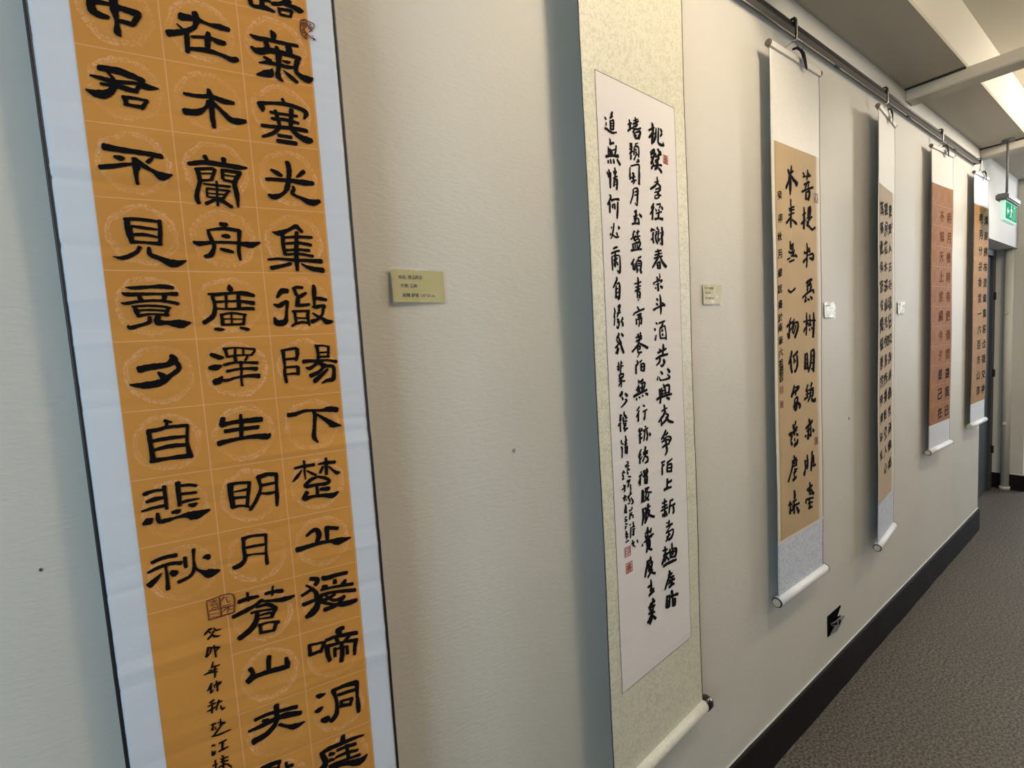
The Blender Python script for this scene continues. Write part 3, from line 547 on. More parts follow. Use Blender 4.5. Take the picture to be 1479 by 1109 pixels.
('big','2118 10484 47 2118 10333 54;2104 10482 38 2318 10458 39;2311 10453 54 2252 10329 46;2118 10340 55 2254 10351 48;2581 10582 66 2508 10560 80 2532 10506 64;2334 10475 48 2487 10482 57 2756 10443 64;2459 10477 38 2494 10395 58;2638 10421 47 2578 10381 47;2326 10386 63 2450 10380 45 2591 10368 44 2747 10336 67;2340 10389 69 2343 10264 61 2362 10165 59;2733 10341 62 2708 10224 54 2700 10132 45;2534 10365 50 2536 10224 66 2511 10101 61;2438 10322 43 2435 10199 43;2444 10305 35 2613 10290 35;2606 10292 41 2603 10176 44'),
('big','2145 9727 28 2184 9703 78 2260 9703 24;2112 9502 40 2153 9500 75 2203 9525 42;2187 9338 64 2248 9326 103 2265 9365 32;2365 9714 66 2390 9594 47 2400 9464 51 2374 9333 69 2299 9272 69;2358 9709 58 2507 9719 58 2679 9705 91;2693 9699 68 2684 9503 45 2685 9342 67 2684 9246 53;2427 9618 53 2555 9612 53 2656 9603 50;2461 9517 44 2460 9422 44;2460 9509 41 2617 9491 41;2609 9486 50 2573 9398 50;2448 9444 64 2581 9410 45'),
('big','2444 8984 55 2429 8895 78;2124 8850 60 2251 8876 69 2435 8877 60 2609 8876 52 2726 8862 26;2142 8826 69 2179 8697 81 2132 8627 102;2343 8800 45 2457 8802 51 2601 8782 61;2321 8707 45 2478 8704 51 2622 8675 47;2299 8625 44 2498 8605 41 2644 8591 56;2474 8826 46 2486 8627 52;2243 8793 64 2298 8774 48;2236 8701 59 2298 8687 33;2228 8610 63 2299 8622 46;2239 8580 67 2436 8555 67 2635 8489 115 2745 8551 28'),
('big','1380 8993 48 1492 8997 63 1618 8981 55;1685 8940 39 1693 8814 39;1698 8872 48 1762 8863 56;1426 8962 36 1598 8907 30;1492 8990 26 1493 8868 28;1605 8979 32 1566 8832 32'),
('small','939 11049 15 984 11096 28 1015 11098 26;972 11081 12 999 11047 19;1036 11103 15 1063 11062 24 1114 11063 13;962 10978 23 1007 11019 22 1037 11065 18;1003 11027 16 1045 10987 30 1096 10981 13;952 11082 12 928 11040 12'),
('small','952 10869 28 935 10800 22 926 10759 33;926 10759 32 965 10789 18 986 10856 20;947 10871 25 998 10865 15;1020 10882 18 1022 10793 20 1025 10716 18;1001 10851 19 1067 10839 28 1033 10801 15'),
('small','989 10666 14 973 10608 25;957 10596 18 1055 10602 16;933 10567 18 1025 10557 15;879 10531 16 951 10541 28 1021 10520 18;1004 10609 21 990 10456 21'),
('small','946 10390 27 921 10343 27 893 10311 18;938 10355 19 929 10270 21 958 10303 13;999 10407 16 1001 10266 21;968 10356 18 1026 10370 29 1046 10362 20 996 10325 16;968 10356 11 980 10319 10'),
('small','950 10166 27 903 10148 24;878 10108 18 962 10123 24;867 10043 16 914 10054 29 972 10074 16;927 10138 17 914 10003 21;1005 10143 24 978 10078 19 962 10021 16;981 10115 19 1034 10118 21;1013 10063 14 1028 10005 24 1055 10019 19'),
('small','889 9849 21 941 9851 27;911 9864 19 902 9766 17;884 9787 18 912 9813 16;996 9891 15 993 9802 19;967 9852 19 1041 9813 27;973 9811 16 1014 9805 26;992 9790 21 934 9726 26 894 9686 18;880 9693 16 961 9681 27 1093 9692 19;931 9804 12 938 9763 16'),
('small','878 9572 32 908 9558 17;867 9500 13 877 9444 37 901 9484 15;950 9564 22 1030 9578 25;992 9570 29 978 9473 23;940 9459 30 1041 9476 22'),
('small','858 9298 22 904 9301 22;889 9360 17 884 9248 24;965 9388 19 991 9337 13;950 9344 21 1033 9336 19;946 9306 24 1029 9292 21;970 9334 31 974 9267 27;920 9248 22 1004 9252 23 1056 9181 18;963 9259 22 968 9206 22'),
('seal','994 11475 14 1273 11485 15 1279 11238 16;1279 11238 17 1140 11229 20 997 11221 11;992 11462 11 997 11221 13;1135 11479 14 1133 11224 16;1014 11339 14 1138 11333 14 1282 11329 14;1025 11452 11 1103 11447 11;1031 11395 10 1111 11404 10;1038 11351 10 1062 11371 10 1106 11357 11;1147 11427 11 1185 11470 14;1208 11470 9 1212 11392 9 1247 11395 11;1156 11285 11 1217 11321 13 1200 11257 10;1226 11291 11 1266 11285 11;1163 11353 10 1255 11358 10;1010 11292 7 1110 11280 7;1017 11248 7 1117 11236 7;1063 11494 8 1074 11436 9 1033 11415 10;1086 11446 6 1112 11355 6'),
('seal','2749 18872 13 2801 18900 17 2850 18886 16 2909 18870 15 2914 18820 11;2749 18861 12 2741 18779 15 2754 18701 16 2800 18655 19;2767 18846 22 2817 18848 21 2792 18791 14 2759 18753 14;2819 18879 14 2844 18824 12 2884 18823 14 2903 18807 12;2843 18803 19 2882 18792 22 2848 18753 10;2767 18734 18 2816 18725 21 2783 18687 12;2825 18717 12 2862 18685 17 2901 18674 22 2895 18657 15;2790 18882 10 2773 18807 13 2797 18741 14 2810 18663 11;2865 18716 10 2894 18703 12;2848 18865 12 2877 18852 11 2835 18832 8'),
]
for i, (kind, txt) in enumerate(GL):
    st = []
    for q in txt.split(';'):
        v = [int(x) * 1e-4 for x in q.split()]; st.append([(v[j], v[j + 1], v[j + 2]) for j in range(0, len(v), 3)])
    seal = kind == 'seal'
    me = brush_mesh(1, st, .0013, .05 if kind == 'big' else .08, i)
    me.name = 'ink'
    link('seal_stamp' if seal else ('ink_character' if kind == 'big' else 'inscription_character'), me, m_seal if seal else m_ink, R1)

# ---- scroll 2 : white paper in cream brocade
R2 = root[2]; W2 = width(2); s = SC[2]
sheet('mounting', 2, .0016, W2 - .0016, s['zb'], s['zt'] - .016, 0, m_cream, R2, .005, .005, .0006, (.044, .327, .671, 1.976))
for u in (0, W2 - .0022): edge_strip('edge_binding', 2, u, u + .0022, s['zb'], s['zt'] - .016, .0004, m_blackedge, R2)
P2 = (.042, .329, .668, 1.979)
sheet('painting_paper', 2, *P2, .0004, m_xuan, R2, .003, .010)
lw = .0013
for a in ((P2[0] - lw, P2[0], P2[2] - lw, P2[3] + lw), (P2[1], P2[1] + lw, P2[2] - lw, P2[3] + lw), (P2[0], P2[1], P2[2] - lw, P2[2]), (P2[0], P2[1], P2[3], P2[3] + lw)):
    sheet('paper_rule', 2, *a, .0005, m_line, R2, .006, .015)
top_bar(2, R2, m_cream); roller(2, R2, s['zb'] - .004, .0165, m_rollw, .003, .001, .026, m_gcap)
GL2 = [
('k2','2326 19227 32 2355 19173 70 2356 19015 64 2297 18776 49;2194 19039 33 2318 19104 33 2431 19154 17;2195 18882 38 2287 18963 40 2346 19037 27;2487 19155 28 2464 18978 58 2389 18851 49 2342 18804 26;2353 18978 14 2457 19038 17;2589 19179 33 2566 19001 47 2558 18863 52 2646 18826 46 2773 18844 46 2743 18902 19;2657 19182 23 2711 19132 71;2719 19084 53 2646 19012 30'),
('k2','2251 18578 50 2258 18518 41;2286 18609 35 2355 18660 28 2398 18644 41 2270 18533 31;2396 18607 44 2331 18459 46 2235 18330 52;2233 18464 26 2402 18522 22;2287 18450 46 2334 18324 45 2410 18307 26;2513 18692 35 2558 18683 62;2439 18591 45 2425 18539 45;2566 18641 56 2634 18630 74 2516 18557 36 2423 18501 27;2515 18544 50 2557 18503 50 2417 18407 48 2505 18393 40;2298 18281 22 2503 18349 32 2663 18367 41;2509 18456 41 2490 18328 56 2383 18228 37;2250 18223 48 2322 18322 32;2521 18284 29 2587 18259 52 2653 18214 58'),
('k2','2463 18076 28 2468 17977 51 2452 17912 36;2342 17938 17 2525 17989 20;2466 17952 33 2359 17860 45 2177 17763 38;2487 17930 41 2598 17879 46;2377 17782 26 2515 17834 27 2583 17820 38 2440 17723 37;2338 17707 20 2419 17745 25;2440 17723 38 2528 17673 47 2444 17598 25 2342 17596 34 2368 17650 20 2505 17676 20 2609 17685 22'),
('k2','2289 17458 36 2194 17346 47;2296 17390 33 2211 17280 43 2130 17208 26;2234 17295 49 2217 17100 49;2401 17454 25 2562 17489 30;2560 17463 25 2510 17394 34;2604 17431 42 2636 17385 61;2349 17347 31 2391 17303 36;2462 17350 26 2505 17317 39;2365 17249 25 2597 17316 28;2479 17264 50 2450 17159 54;2312 17118 45 2472 17155 33 2633 17155 54'),
('k2','2153 16894 24 2208 16881 27;2128 16836 35 2229 16871 32 2296 16865 21;2236 16809 48 2210 16745 48;2390 16938 50 2411 16902 50;2339 16845 41 2345 16758 41;2456 16894 37 2436 16767 41;2361 16834 15 2430 16847 15;2358 16790 15 2427 16803 15;2586 16959 52 2610 16784 66;2508 16824 24 2650 16863 32'),
('k2','2209 16720 41 2222 16583 50;2137 16638 33 2219 16708 30;2311 16755 46 2327 16655 50 2391 16585 49;2412 16739 46 2440 16640 55;2442 16679 24 2512 16698 21;2575 16780 61 2578 16653 66 2585 16570 35 2494 16600 22'),
('k2','2288 16387 28 2425 16417 28 2530 16437 26;2260 16309 28 2421 16346 29 2561 16376 18;2222 16231 29 2394 16274 31 2568 16305 31;2382 16445 37 2421 16346 55 2320 16187 54 2141 16018 31;2484 16261 44 2571 16164 57 2683 16087 66 2743 16090 18;2339 16124 50 2366 16018 50;2362 16138 26 2455 16157 45 2447 16028 60;2359 16081 20 2439 16092 18;2366 16011 23 2458 16019 23'),
('k2','2427 15899 23 2433 15816 46;2308 15817 40 2339 15767 40;2292 15740 20 2431 15784 23;2184 15647 31 2198 15686 28 2382 15730 21 2522 15749 39 2449 15694 19;2251 15636 14 2401 15673 19;2344 15678 50 2350 15518 64;2236 15572 37 2257 15554 33;2432 15610 32 2523 15587 56'),
('k2','2408 15411 32 2433 15269 60 2434 15087 60 2415 14970 28;2265 15318 32 2320 15293 47;2246 15209 34 2313 15184 41;2125 15068 45 2298 15119 33 2462 15165 36 2614 15173 39;2489 15230 33 2603 15179 41'),
('k2','2207 14772 30 2251 14746 41;2142 14639 36 2174 14609 57;2201 14489 36 2160 14380 49;2320 14757 29 2485 14794 32 2580 14805 27;2495 14774 40 2431 14671 51 2359 14640 28;2383 14659 21 2549 14694 24;2358 14620 37 2359 14451 41 2391 14410 43;2561 14694 42 2610 14534 33 2601 14383 57;2450 14605 50 2460 14578 60;2455 14500 54 2465 14480 59;2391 14410 24 2579 14410 26'),
('k2','2476 14269 37 2481 14170 70 2465 14105 47;2317 14152 40 2395 14109 44;2243 14078 40 2443 14119 41 2599 14157 42;2453 14092 56 2436 14014 56;2154 13940 39 2341 13994 45 2651 14028 38'),
('k2','2314 13931 69 2299 13866 51 2156 13791 27;2452 13895 54 2497 13852 65 2397 13760 43 2329 13792 23'),
('k2','2208 13532 23 2181 13456 45;2265 13514 22 2295 13446 40 2399 13429 25 2700 13462 50 2597 13545 16;2331 13640 37 2397 13575 58;2617 13677 46 2708 13596 67'),
('k2','2428 13327 37 2448 13258 60;2258 13225 51 2270 13038 60;2341 13243 47 2352 13055 56;2289 13169 24 2503 13185 27;2461 13283 30 2664 13276 57 2640 13076 58;2483 13254 42 2507 13064 52;2285 13103 26 2618 13119 27;2129 13002 55 2352 13042 43 2761 13063 42;2290 12996 42 2261 12907 60;2539 13000 31 2657 12952 54'),
('k2','2422 12847 28 2441 12777 61;2307 12701 32 2427 12732 28 2547 12750 27;2438 12724 38 2371 12599 41 2176 12467 42;2287 12571 42 2286 12370 52;2472 12692 42 2394 12595 49 2296 12529 30;2491 12622 33 2584 12562 48 2482 12475 57 2335 12403 41;2486 12542 41 2600 12430 55 2793 12367 37'),
('k2','2450 12224 52 2398 12151 60 2261 12040 40;2468 12126 30 2543 12161 46 2443 12103 35;2344 12039 30 2561 12056 28 2667 11997 59 2576 11917 51;2269 11971 32 2388 11991 38 2580 11984 30;2439 12036 43 2452 11871 62 2480 11729 59 2390 11644 37;2296 11845 45 2429 11875 42 2586 11880 33'),
('k2','2227 11494 37 2369 11492 35;2262 11487 42 2280 11402 44 2341 11423 33;2243 11382 47 2244 11199 48;2488 11468 23 2547 11442 26;2461 11425 54 2548 11455 41 2685 11490 32;2458 11378 44 2449 11229 59;2470 11375 25 2641 11367 47 2617 11192 70;2490 11302 33 2611 11290 30;2461 11226 39 2606 11201 34'),
('k2','2449 11036 59 2426 10863 59 2412 10832 74;2468 10949 45 2628 10967 53'),
('k2','2291 10814 60 2436 10820 48 2607 10813 37'),
('k2','2301 10592 39 2307 10494 58;2200 10508 35 2392 10513 39;2183 10417 40 2399 10428 41;2131 10343 36 2419 10354 44;2294 10484 49 2286 10169 59;2196 10249 42 2216 10189 51;2330 10281 36 2383 10169 50;2512 10482 36 2661 10485 48;2536 10476 55 2503 10331 60 2470 10201 50;2529 10352 33 2741 10359 45;2652 10333 49 2682 10213 61 2640 10146 51'),
('k2','2459 10022 40 2428 9906 55 2353 9886 26;2335 9988 26 2481 9974 27;2330 9893 37 2600 9897 46;2550 9898 34 2422 9810 39 2320 9743 39;2369 9742 31 2616 9751 34 2582 9606 62 2455 9554 56 2382 9570 24;2443 9761 36 2399 9635 56 2308 9551 45;2326 9643 33 2487 9664 38'),
('k2','2247 9429 50 2253 9246 64;2139 9364 34 2346 9336 39;2165 9235 44 2410 9234 45;2237 9272 58 2177 9151 65 2102 9046 58;2266 9181 41 2399 9054 42;2303 9209 44 2225 9074 51;2450 9302 58 2473 9090 73;2547 9414 51 2566 9141 66;2610 9270 31 2734 9209 66 2669 9044 77;2445 9222 29 2696 9180 34;2473 9090 38 2688 9048 38;2149 8979 58 2360 8987 61 2719 8955 49'),
('k2','2383 8785 41 2413 8702 76;2341 8687 50 2519 8674 45;2412 8682 68 2335 8587 67 2182 8390 52;2407 8601 47 2586 8577 43;2367 8534 41 2617 8493 52;2511 8542 61 2467 8414 69;2357 8374 60 2503 8401 68 2592 8377 33;2328 8467 40 2436 8488 47'),
('k2','2257 8187 60 2224 7934 90;2256 8167 41 2380 8159 47;2379 8139 61 2329 7912 84;2267 8060 28 2354 8035 28;2240 7917 56 2346 7904 51;2457 8253 64 2488 8158 86;2377 8119 51 2557 8100 49 2739 8059 61;2466 8104 55 2498 8029 63;2496 7989 68 2506 7860 75;2496 7989 40 2604 7976 61 2577 7831 78;2510 7921 29 2582 7902 29;2488 7857 43 2595 7827 39'),
('k2','1485 19096 30 1509 19009 54 1492 18901 45;1428 18985 22 1571 19047 23;1419 18850 35 1523 18920 28 1606 18962 14;1702 19190 35 1717 19117 56;1636 19109 20 1804 19185 18;1611 19033 32 1822 19148 25;1716 19105 43 1732 19027 43;1606 18962 24 1690 19017 27;1776 19073 32 1709 18998 35;1544 18937 22 1727 18955 26 1896 19018 30;1686 18958 34 1599 18868 34;1639 18853 47 1674 18767 47;1639 18853 16 1870 18941 44 1797 18783 61;1698 18831 34 1707 18810 43;1673 18755 26 1797 18783 31'),
('k2','1471 18595 27 1553 18618 25;1467 18536 25 1540 18575 40 1515 18499 40 1454 18487 21;1533 18480 37 1467 18385 44;1447 18381 25 1572 18464 20;1506 18369 36 1480 18282 44;1665 18636 16 1770 18673 16;1696 18643 24 1661 18576 27;1618 18544 34 1609 18401 38;1630 18570 15 1785 18590 34 1770 18374 34;1657 18517 29 1697 18513 35;1674 18461 42 1693 18442 42;1648 18385 17 1753 18430 17;1668 18378 26 1601 18294 33;1680 18256 17 1776 18298 42 1725 18318 23'),
('k2','1448 18101 29 1424 17898 33;1470 18134 20 1760 18217 32 1773 18101 43 1774 17957 47'),
('k2','1440 17983 33 1435 17853 41;1780 18043 47 1753 17799 55;1521 17997 37 1581 17984 44;1538 17953 39 1588 17938 39;1474 17895 21 1618 17932 21;1513 17878 32 1574 17877 32;1468 17806 26 1655 17872 21;1526 17774 17 1590 17814 20'),
('k2','1528 17656 33 1509 17523 36 1406 17337 23;1540 17670 16 1623 17697 23 1694 17682 47 1673 17523 54 1650 17335 30 1571 17378 15;1576 17604 20 1649 17633 27;1561 17531 20 1634 17560 25'),
('k2','1537 17182 30 1622 17223 33;1600 17202 46 1580 17056 53 1531 16931 44;1500 17082 17 1646 17124 22;1529 17062 30 1598 17022 38;1517 17025 19 1663 17066 19;1438 16914 35 1572 16941 29 1707 16950 43;1683 17056 38 1698 16961 43;1721 17151 42 1802 17107 50'),
('k2','1500 16772 32 1453 16672 35;1456 16731 18 1540 16764 21;1645 16798 37 1618 16699 45;1580 16744 20 1696 16779 23'),
('k2','1366 16580 26 1449 16624 25 1616 16664 27;1453 16672 33 1489 16603 44 1547 16561 38;1535 16680 29 1531 16631 33;1637 16666 27 1721 16686 22;1614 16639 34 1694 16586 38;1527 16571 22 1633 16617 22;1430 16490 37 1454 16396 45;1461 16493 19 1712 16551 39 1641 16411 44;1522 16498 29 1527 16414 33;1595 16511 29 1600 16420 34;1370 16342 40 1535 16373 29 1756 16408 32'),
('k2','1470 16169 33 1371 16066 36 1350 16041 22;1413 16081 37 1424 15937 45;1494 16074 29 1474 15927 33;1606 16202 25 1723 16234 31;1625 16179 26 1580 16127 34;1548 16113 33 1548 15955 42;1559 16126 17 1716 16130 41 1695 15963 46;1598 16080 22 1671 16084 22;1595 16031 22 1668 16035 22;1590 15957 39 1544 15888 39;1653 15961 36 1711 15890 57'),
('k2','1568 15779 29 1582 15676 54 1557 15467 46;1444 15635 29 1549 15650 28 1687 15686 29;1470 15556 25 1671 15599 26;1454 15477 35 1581 15517 35 1645 15531 18;1536 15454 37 1528 15333 37;1556 15455 17 1630 15456 42 1611 15334 54;1552 15393 15 1605 15394 15;1546 15295 25 1566 15283 32'),
('k2','1514 15136 28 1572 15062 41 1614 15056 27;1368 14952 33 1423 15001 29 1765 15093 37;1481 14951 18 1640 14975 48 1520 14902 31;1626 14925 36 1665 14875 36;1455 14865 37 1458 14755 41;1496 14853 18 1644 14876 36 1626 14764 55;1582 14889 29 1538 14704 33'),
('k2','1495 14531 45 1531 14443 41;1592 14565 46 1575 14466 50;1407 14460 26 1640 14489 26;1423 14379 38 1637 14439 33;1551 14417 36 1458 14285 45 1264 14159 35;1545 14330 30 1690 14274 46 1849 14215 52;1477 14259 23 1562 14267 39 1536 14193 42;1476 14246 33 1479 14134 40 1617 14133 28;1473 14197 18 1547 14199 20;1530 14106 27 1441 14024 15'),
('k2','1415 13952 31 1453 13900 41 1366 13832 48;1375 13818 46 1365 13670 46;1605 13952 31 1517 13908 35;1567 13867 47 1558 13729 47;1557 13867 18 1684 13858 44 1664 13708 56;1595 13802 28 1659 13803 26;1568 13722 25 1653 13709 28'),
('k2','1449 13512 45 1466 13460 31 1619 13509 56;1397 13367 37 1411 13265 46;1442 13412 33 1474 13258 42;1593 13448 34 1560 13274 47;1528 13429 18 1689 13432 40 1626 13292 43;1352 13309 27 1609 13358 27;1249 13177 51 1472 13220 42 1755 13272 43;1350 13121 38 1347 13084 42;1435 13142 28 1476 13119 38;1553 13167 25 1595 13143 38;1684 13197 29 1780 13160 49'),
('k2','1441 12921 31 1342 12845 31;1425 12834 33 1379 12777 40 1312 12711 28;1390 12776 42 1378 12606 51;1581 12941 28 1644 12907 34;1572 12795 31 1725 12819 34;1648 12804 35 1641 12702 44 1603 12611 52'),
('k2','1426 12428 41 1381 12385 34 1422 12365 23;1468 12422 30 1509 12389 42 1422 12365 27;1420 12340 43 1416 12104 51;1374 12284 26 1482 12304 26;1453 12194 26 1497 12212 33;1621 12455 25 1663 12429 29;1550 12351 36 1638 12381 31 1738 12398 26;1614 12347 35 1585 12235 39 1557 12137 35;1681 12362 39 1704 12215 44 1666 12131 48;1785 12267 45 1815 12216 58'),
('k2','1448 11951 29 1390 11885 42 1342 11792 30;1431 11851 29 1362 11775 46;1384 11784 43 1375 11651 47;1470 11792 25 1423 11737 30;1591 11989 30 1632 11942 38;1517 11860 38 1693 11879 35;1588 11938 48 1598 11767 52;1515 11822 27 1690 11827 36;1578 11784 34 1484 11673 43;1598 11767 23 1672 11726 44 1678 11646 52 1567 11617 29'),
('k2','1404 11445 35 1414 11430 35;1334 11357 39 1443 11384 40;1375 11322 43 1303 11209 39;1373 11297 39 1353 11160 43;1623 11475 38 1651 11390 53 1552 11386 32;1512 11447 51 1528 11365 43;1556 11450 18 1620 11423 18;1461 11328 32 1636 11341 30;1547 11322 40 1536 11155 53;1525 11314 21 1622 11292 45 1612 11137 53;1542 11245 18 1607 11230 18;1537 11161 28 1601 11139 28'),
('k2','1419 11021 35 1410 10886 44 1379 10738 31;1440 11009 23 1470 10963 39 1445 10747 53;1411 10899 17 1454 10895 17;1527 11014 36 1682 11022 37;1550 11034 35 1545 10957 44;1638 11026 32 1611 10954 36;1523 10949 23 1785 10885 31;1586 10908 36 1537 10828 46 1663 10730 38;1672 10873 36 1624 10806 43 1488 10749 32'),
('k2','1423 10583 52 1433 10409 67 1367 10218 31;1455 10574 18 1541 10550 47 1516 10333 59 1487 10235 54;1470 10478 18 1513 10466 18;1614 10650 46 1652 10560 51;1587 10578 34 1720 10569 28;1608 10559 41 1588 10432 41;1605 10520 23 1668 10463 50 1570 10318 36 1498 10232 27;1600 10442 37 1705 10346 48 1860 10282 46'),
('k2','1578 10103 51 1527 9998 50;1576 10077 29 1616 9998 33;1709 10050 42 1680 9952 51;1461 9992 27 1660 9985 30;1480 9947 47 1516 9829 43;1570 9985 41 1564 9881 50;1608 9880 33 1789 9891 45;1404 9798 23 1560 9828 40 1742 9866 36;1548 9806 36 1538 9650 46;1559 9815 18 1646 9775 43 1625 9622 51;1348 9776 30 1357 9741 39;1565 9733 16 1631 9712 16'),
('k2','1519 9782 51 1543 9658 58;1599 9776 39 1606 9638 59;1525 9626 60 1503 9546 53;1556 9615 33 1713 9535 48'),
('k2','1638 9384 45 1651 9331 58;1488 9309 54 1666 9316 44;1536 9312 54 1461 9145 67 1404 8991 47;1564 9244 59 1571 9105 66;1597 9252 28 1694 9238 57 1652 9096 69;1592 9176 21 1672 9157 22;1537 9079 36 1714 9044 32;1648 9039 54 1512 8942 53;1584 9042 29 1807 8932 48'),
('k2','1620 8843 34 1626 8693 69 1587 8591 56;1497 8704 42 1645 8726 42;1588 8610 43 1734 8583 38;1532 8494 57 1648 8527 61 1740 8521 43;1621 8617 41 1616 8540 55'),
('k2','1654 8367 44 1683 8296 70 1630 8238 56;1549 8261 54 1748 8279 61;1498 8213 50 1741 8173 51;1629 8219 63 1541 8136 56;1690 8154 50 1652 8070 57;1488 8070 48 1732 8017 39;1605 8110 68 1611 7948 78 1520 7809 57;1580 7981 63 1443 7872 62;1644 7954 43 1754 7838 63'),
('k2','667 18948 34 688 18914 42;696 18850 22 683 18792 26;661 18743 34 641 18705 24;696 18729 41 785 18700 35 894 18691 32 1027 18732 20;904 19106 28 863 19034 38;822 18969 29 898 19021 38 918 19037 27;923 19105 21 891 19053 31;836 18917 42 834 18750 46;864 18924 16 939 18942 40 918 18769 38;860 18867 15 907 18884 15;857 18816 15 904 18833 15;833 18738 19 908 18761 20'),
('k2','792 18551 27 806 18476 49 785 18438 35;823 18457 29 918 18500 33;726 18382 23 724 18225 30;778 18348 34 789 18238 46;832 18337 35 845 18249 43;989 18459 31 972 18342 37 919 18253 32;757 18299 17 946 18371 20;639 18170 47 825 18223 32 1051 18256 55;706 18099 34 703 18054 34;782 18136 35 796 18072 42;885 18156 35 899 18091 43;1008 18180 38 1097 18094 54'),
('k2','721 17923 34 720 17778 45;654 17867 26 669 17825 30;920 17993 31 924 17926 43;858 17903 24 972 17934 20'),
('k2','687 17829 26 693 17774 34;754 17863 53 738 17562 41;848 17766 26 926 17814 29 993 17836 18;922 17892 38 905 17776 38;874 17873 18 970 17901 18;874 17737 34 856 17609 34;883 17738 16 978 17754 43 947 17566 46;890 17700 13 947 17715 13;887 17654 13 944 17669 13'),
('k2','704 17416 30 738 17376 36 626 17214 33;694 17268 41 689 17064 41;752 17310 46 876 17356 29 1009 17369 46;793 17236 34 779 17166 34;802 17237 14 859 17245 34 852 17153 38;966 17306 35 942 17096 50 924 16967 31'),
('k2','804 16861 23 787 16756 33 730 16603 36;714 16771 22 722 16755 30;951 16808 34 977 16770 57;678 16642 22 674 16597 30;885 16674 31 900 16619 42'),
('k2','670 16528 15 729 16579 19;750 16616 25 859 16574 26 956 16601 23'),
('k2','748 16329 28 826 16364 36 893 16375 25;677 16231 32 820 16282 28 955 16304 35;810 16264 34 804 16183 49 789 16101 34;701 16176 26 695 16049 34 699 15887 26;719 16177 14 929 16209 24 960 16100 35 934 15858 48 850 15895 16;752 16110 30 777 16065 37;868 16152 27 807 16090 30;756 16029 30 771 15984 38;843 16069 30 877 16013 38;807 16090 26 789 15962 30'),
('k2','821 15748 34 817 15684 43 693 15528 28;790 15566 34 773 15321 49;811 15602 18 899 15628 39 910 15511 50 877 15310 50;805 15508 21 853 15515 21;799 15426 21 856 15433 21;793 15344 19 870 15351 19;830 15322 36 866 15286 36'),
('k2','701 15109 19 715 15027 34 678 14910 30;708 14934 26 676 14746 26;817 15133 23 896 15169 42 840 15051 45;789 15004 26 905 15015 24;889 15062 25 825 14980 32 783 14921 25;780 14874 36 816 14850 42 794 14803 41;818 14874 27 841 14790 35 795 14685 33 750 14721 23;956 14914 27 963 14872 37 913 14849 21;892 14825 20 958 14800 37 963 14728 51'),
('k2','798 14584 23 814 14542 37 733 14473 34;775 14531 26 844 14409 45 893 14276 53 963 14157 49;681 14274 32 801 14352 30 883 14408 23;731 14450 25 784 14376 29;758 14282 30 733 14200 41 693 14161 35;795 14257 27 748 14140 30;903 14568 35 958 14513 46;838 14326 20 899 14371 24'),
('k2','765 13961 27 763 13793 42;711 13869 26 770 13888 26;716 13815 24 785 13827 24;853 13979 31 833 13824 39;826 13872 22 924 13877 22;850 13931 19 889 13940 25;822 13800 31 816 13717 39;756 13686 23 912 13702 31 888 13626 35;776 13696 31 781 13635 27 889 13650 24;751 13614 18 845 13581 29;738 13567 14 951 13547 32;848 13617 35 803 13525 38 740 13459 26;842 13533 23 825 13432 27'),
('k2','848 13326 42 826 13292 64 773 13238 55;943 13273 39 1018 13216 55;830 13207 29 865 13154 40;934 13146 23 992 13114 40 887 13042 35 786 12994 23'),
('k2','876 12884 31 891 12808 47 949 12775 35;756 12840 39 737 12708 51;794 12822 29 731 12770 29;829 12768 38 862 12665 46;906 12732 26 987 12745 24;902 12684 22 972 12673 27'),
('k2','681 12645 24 750 12659 33;730 12649 35 737 12477 35;650 12613 19 708 12616 19;848 12656 41 882 12577 47 858 12519 48;926 12644 36 912 12585 44;862 12580 21 942 12580 21;874 12467 44 916 12497 41 987 12511 31'),
('k2','743 12280 31 748 12206 27;787 12205 34 795 12179 27;724 12137 34 760 12093 39 747 11904 28;896 12352 28 900 12253 44 883 12157 40;858 12223 31 940 12258 28;844 12164 30 935 12178 28;850 12113 31 951 12119 29;879 12095 36 872 11985 48;909 12102 23 938 12084 44 921 11969 49;886 12045 15 925 12037 15'),
('k2s','908 11785 22 957 11756 28;842 11705 23 965 11729 23;903 11717 32 860 11664 32;921 11676 23 981 11676 23;918 11639 31 956 11606 35;895 11594 21 996 11585 21;903 11555 33 929 11505 37;926 11449 20 1025 11420 25;879 11359 23 1001 11357 26;878 11335 24 978 11324 27;940 11358 29 933 11260 37'),
('k2s','757 11612 22 794 11579 28;724 11569 24 823 11560 21;731 11530 30 768 11485 34;726 11445 24 784 11425 19;768 11485 24 724 11420 28'),
('k2s','755 11302 26 790 11231 33;689 11206 23 770 11224 27;813 11276 29 784 11145 33;913 11264 33 910 11215 33;993 11245 33 1007 11141 29;875 10997 29 1021 11048 33;1007 11141 25 981 11059 33 893 10967 33;913 10962 25 969 10884 32;994 10954 25 1069 10845 37 1006 10817 31;885 10843 24 946 10852 24'),
('k2s','769 11061 28 817 11037 20;716 11012 34 836 11019 25;774 10997 29 751 10941 29;813 10975 22 831 10939 26;795 10854 25 753 10689 37;813 10824 24 812 10660 33;769 10773 17 809 10768 14;763 10686 23 803 10678 21'),
('k2s','1011 10745 20 1019 10705 34 955 10671 27;915 10695 19 954 10659 22;951 10621 38 922 10490 38;1013 10617 29 968 10566 33;988 10560 18 1070 10537 25;1026 10511 21 1066 10487 21;766 10572 26 826 10568 20;743 10541 19 831 10503 17;740 10491 25 820 10481 22;756 10436 22 835 10400 19;772 10368 46 748 10312 25'),
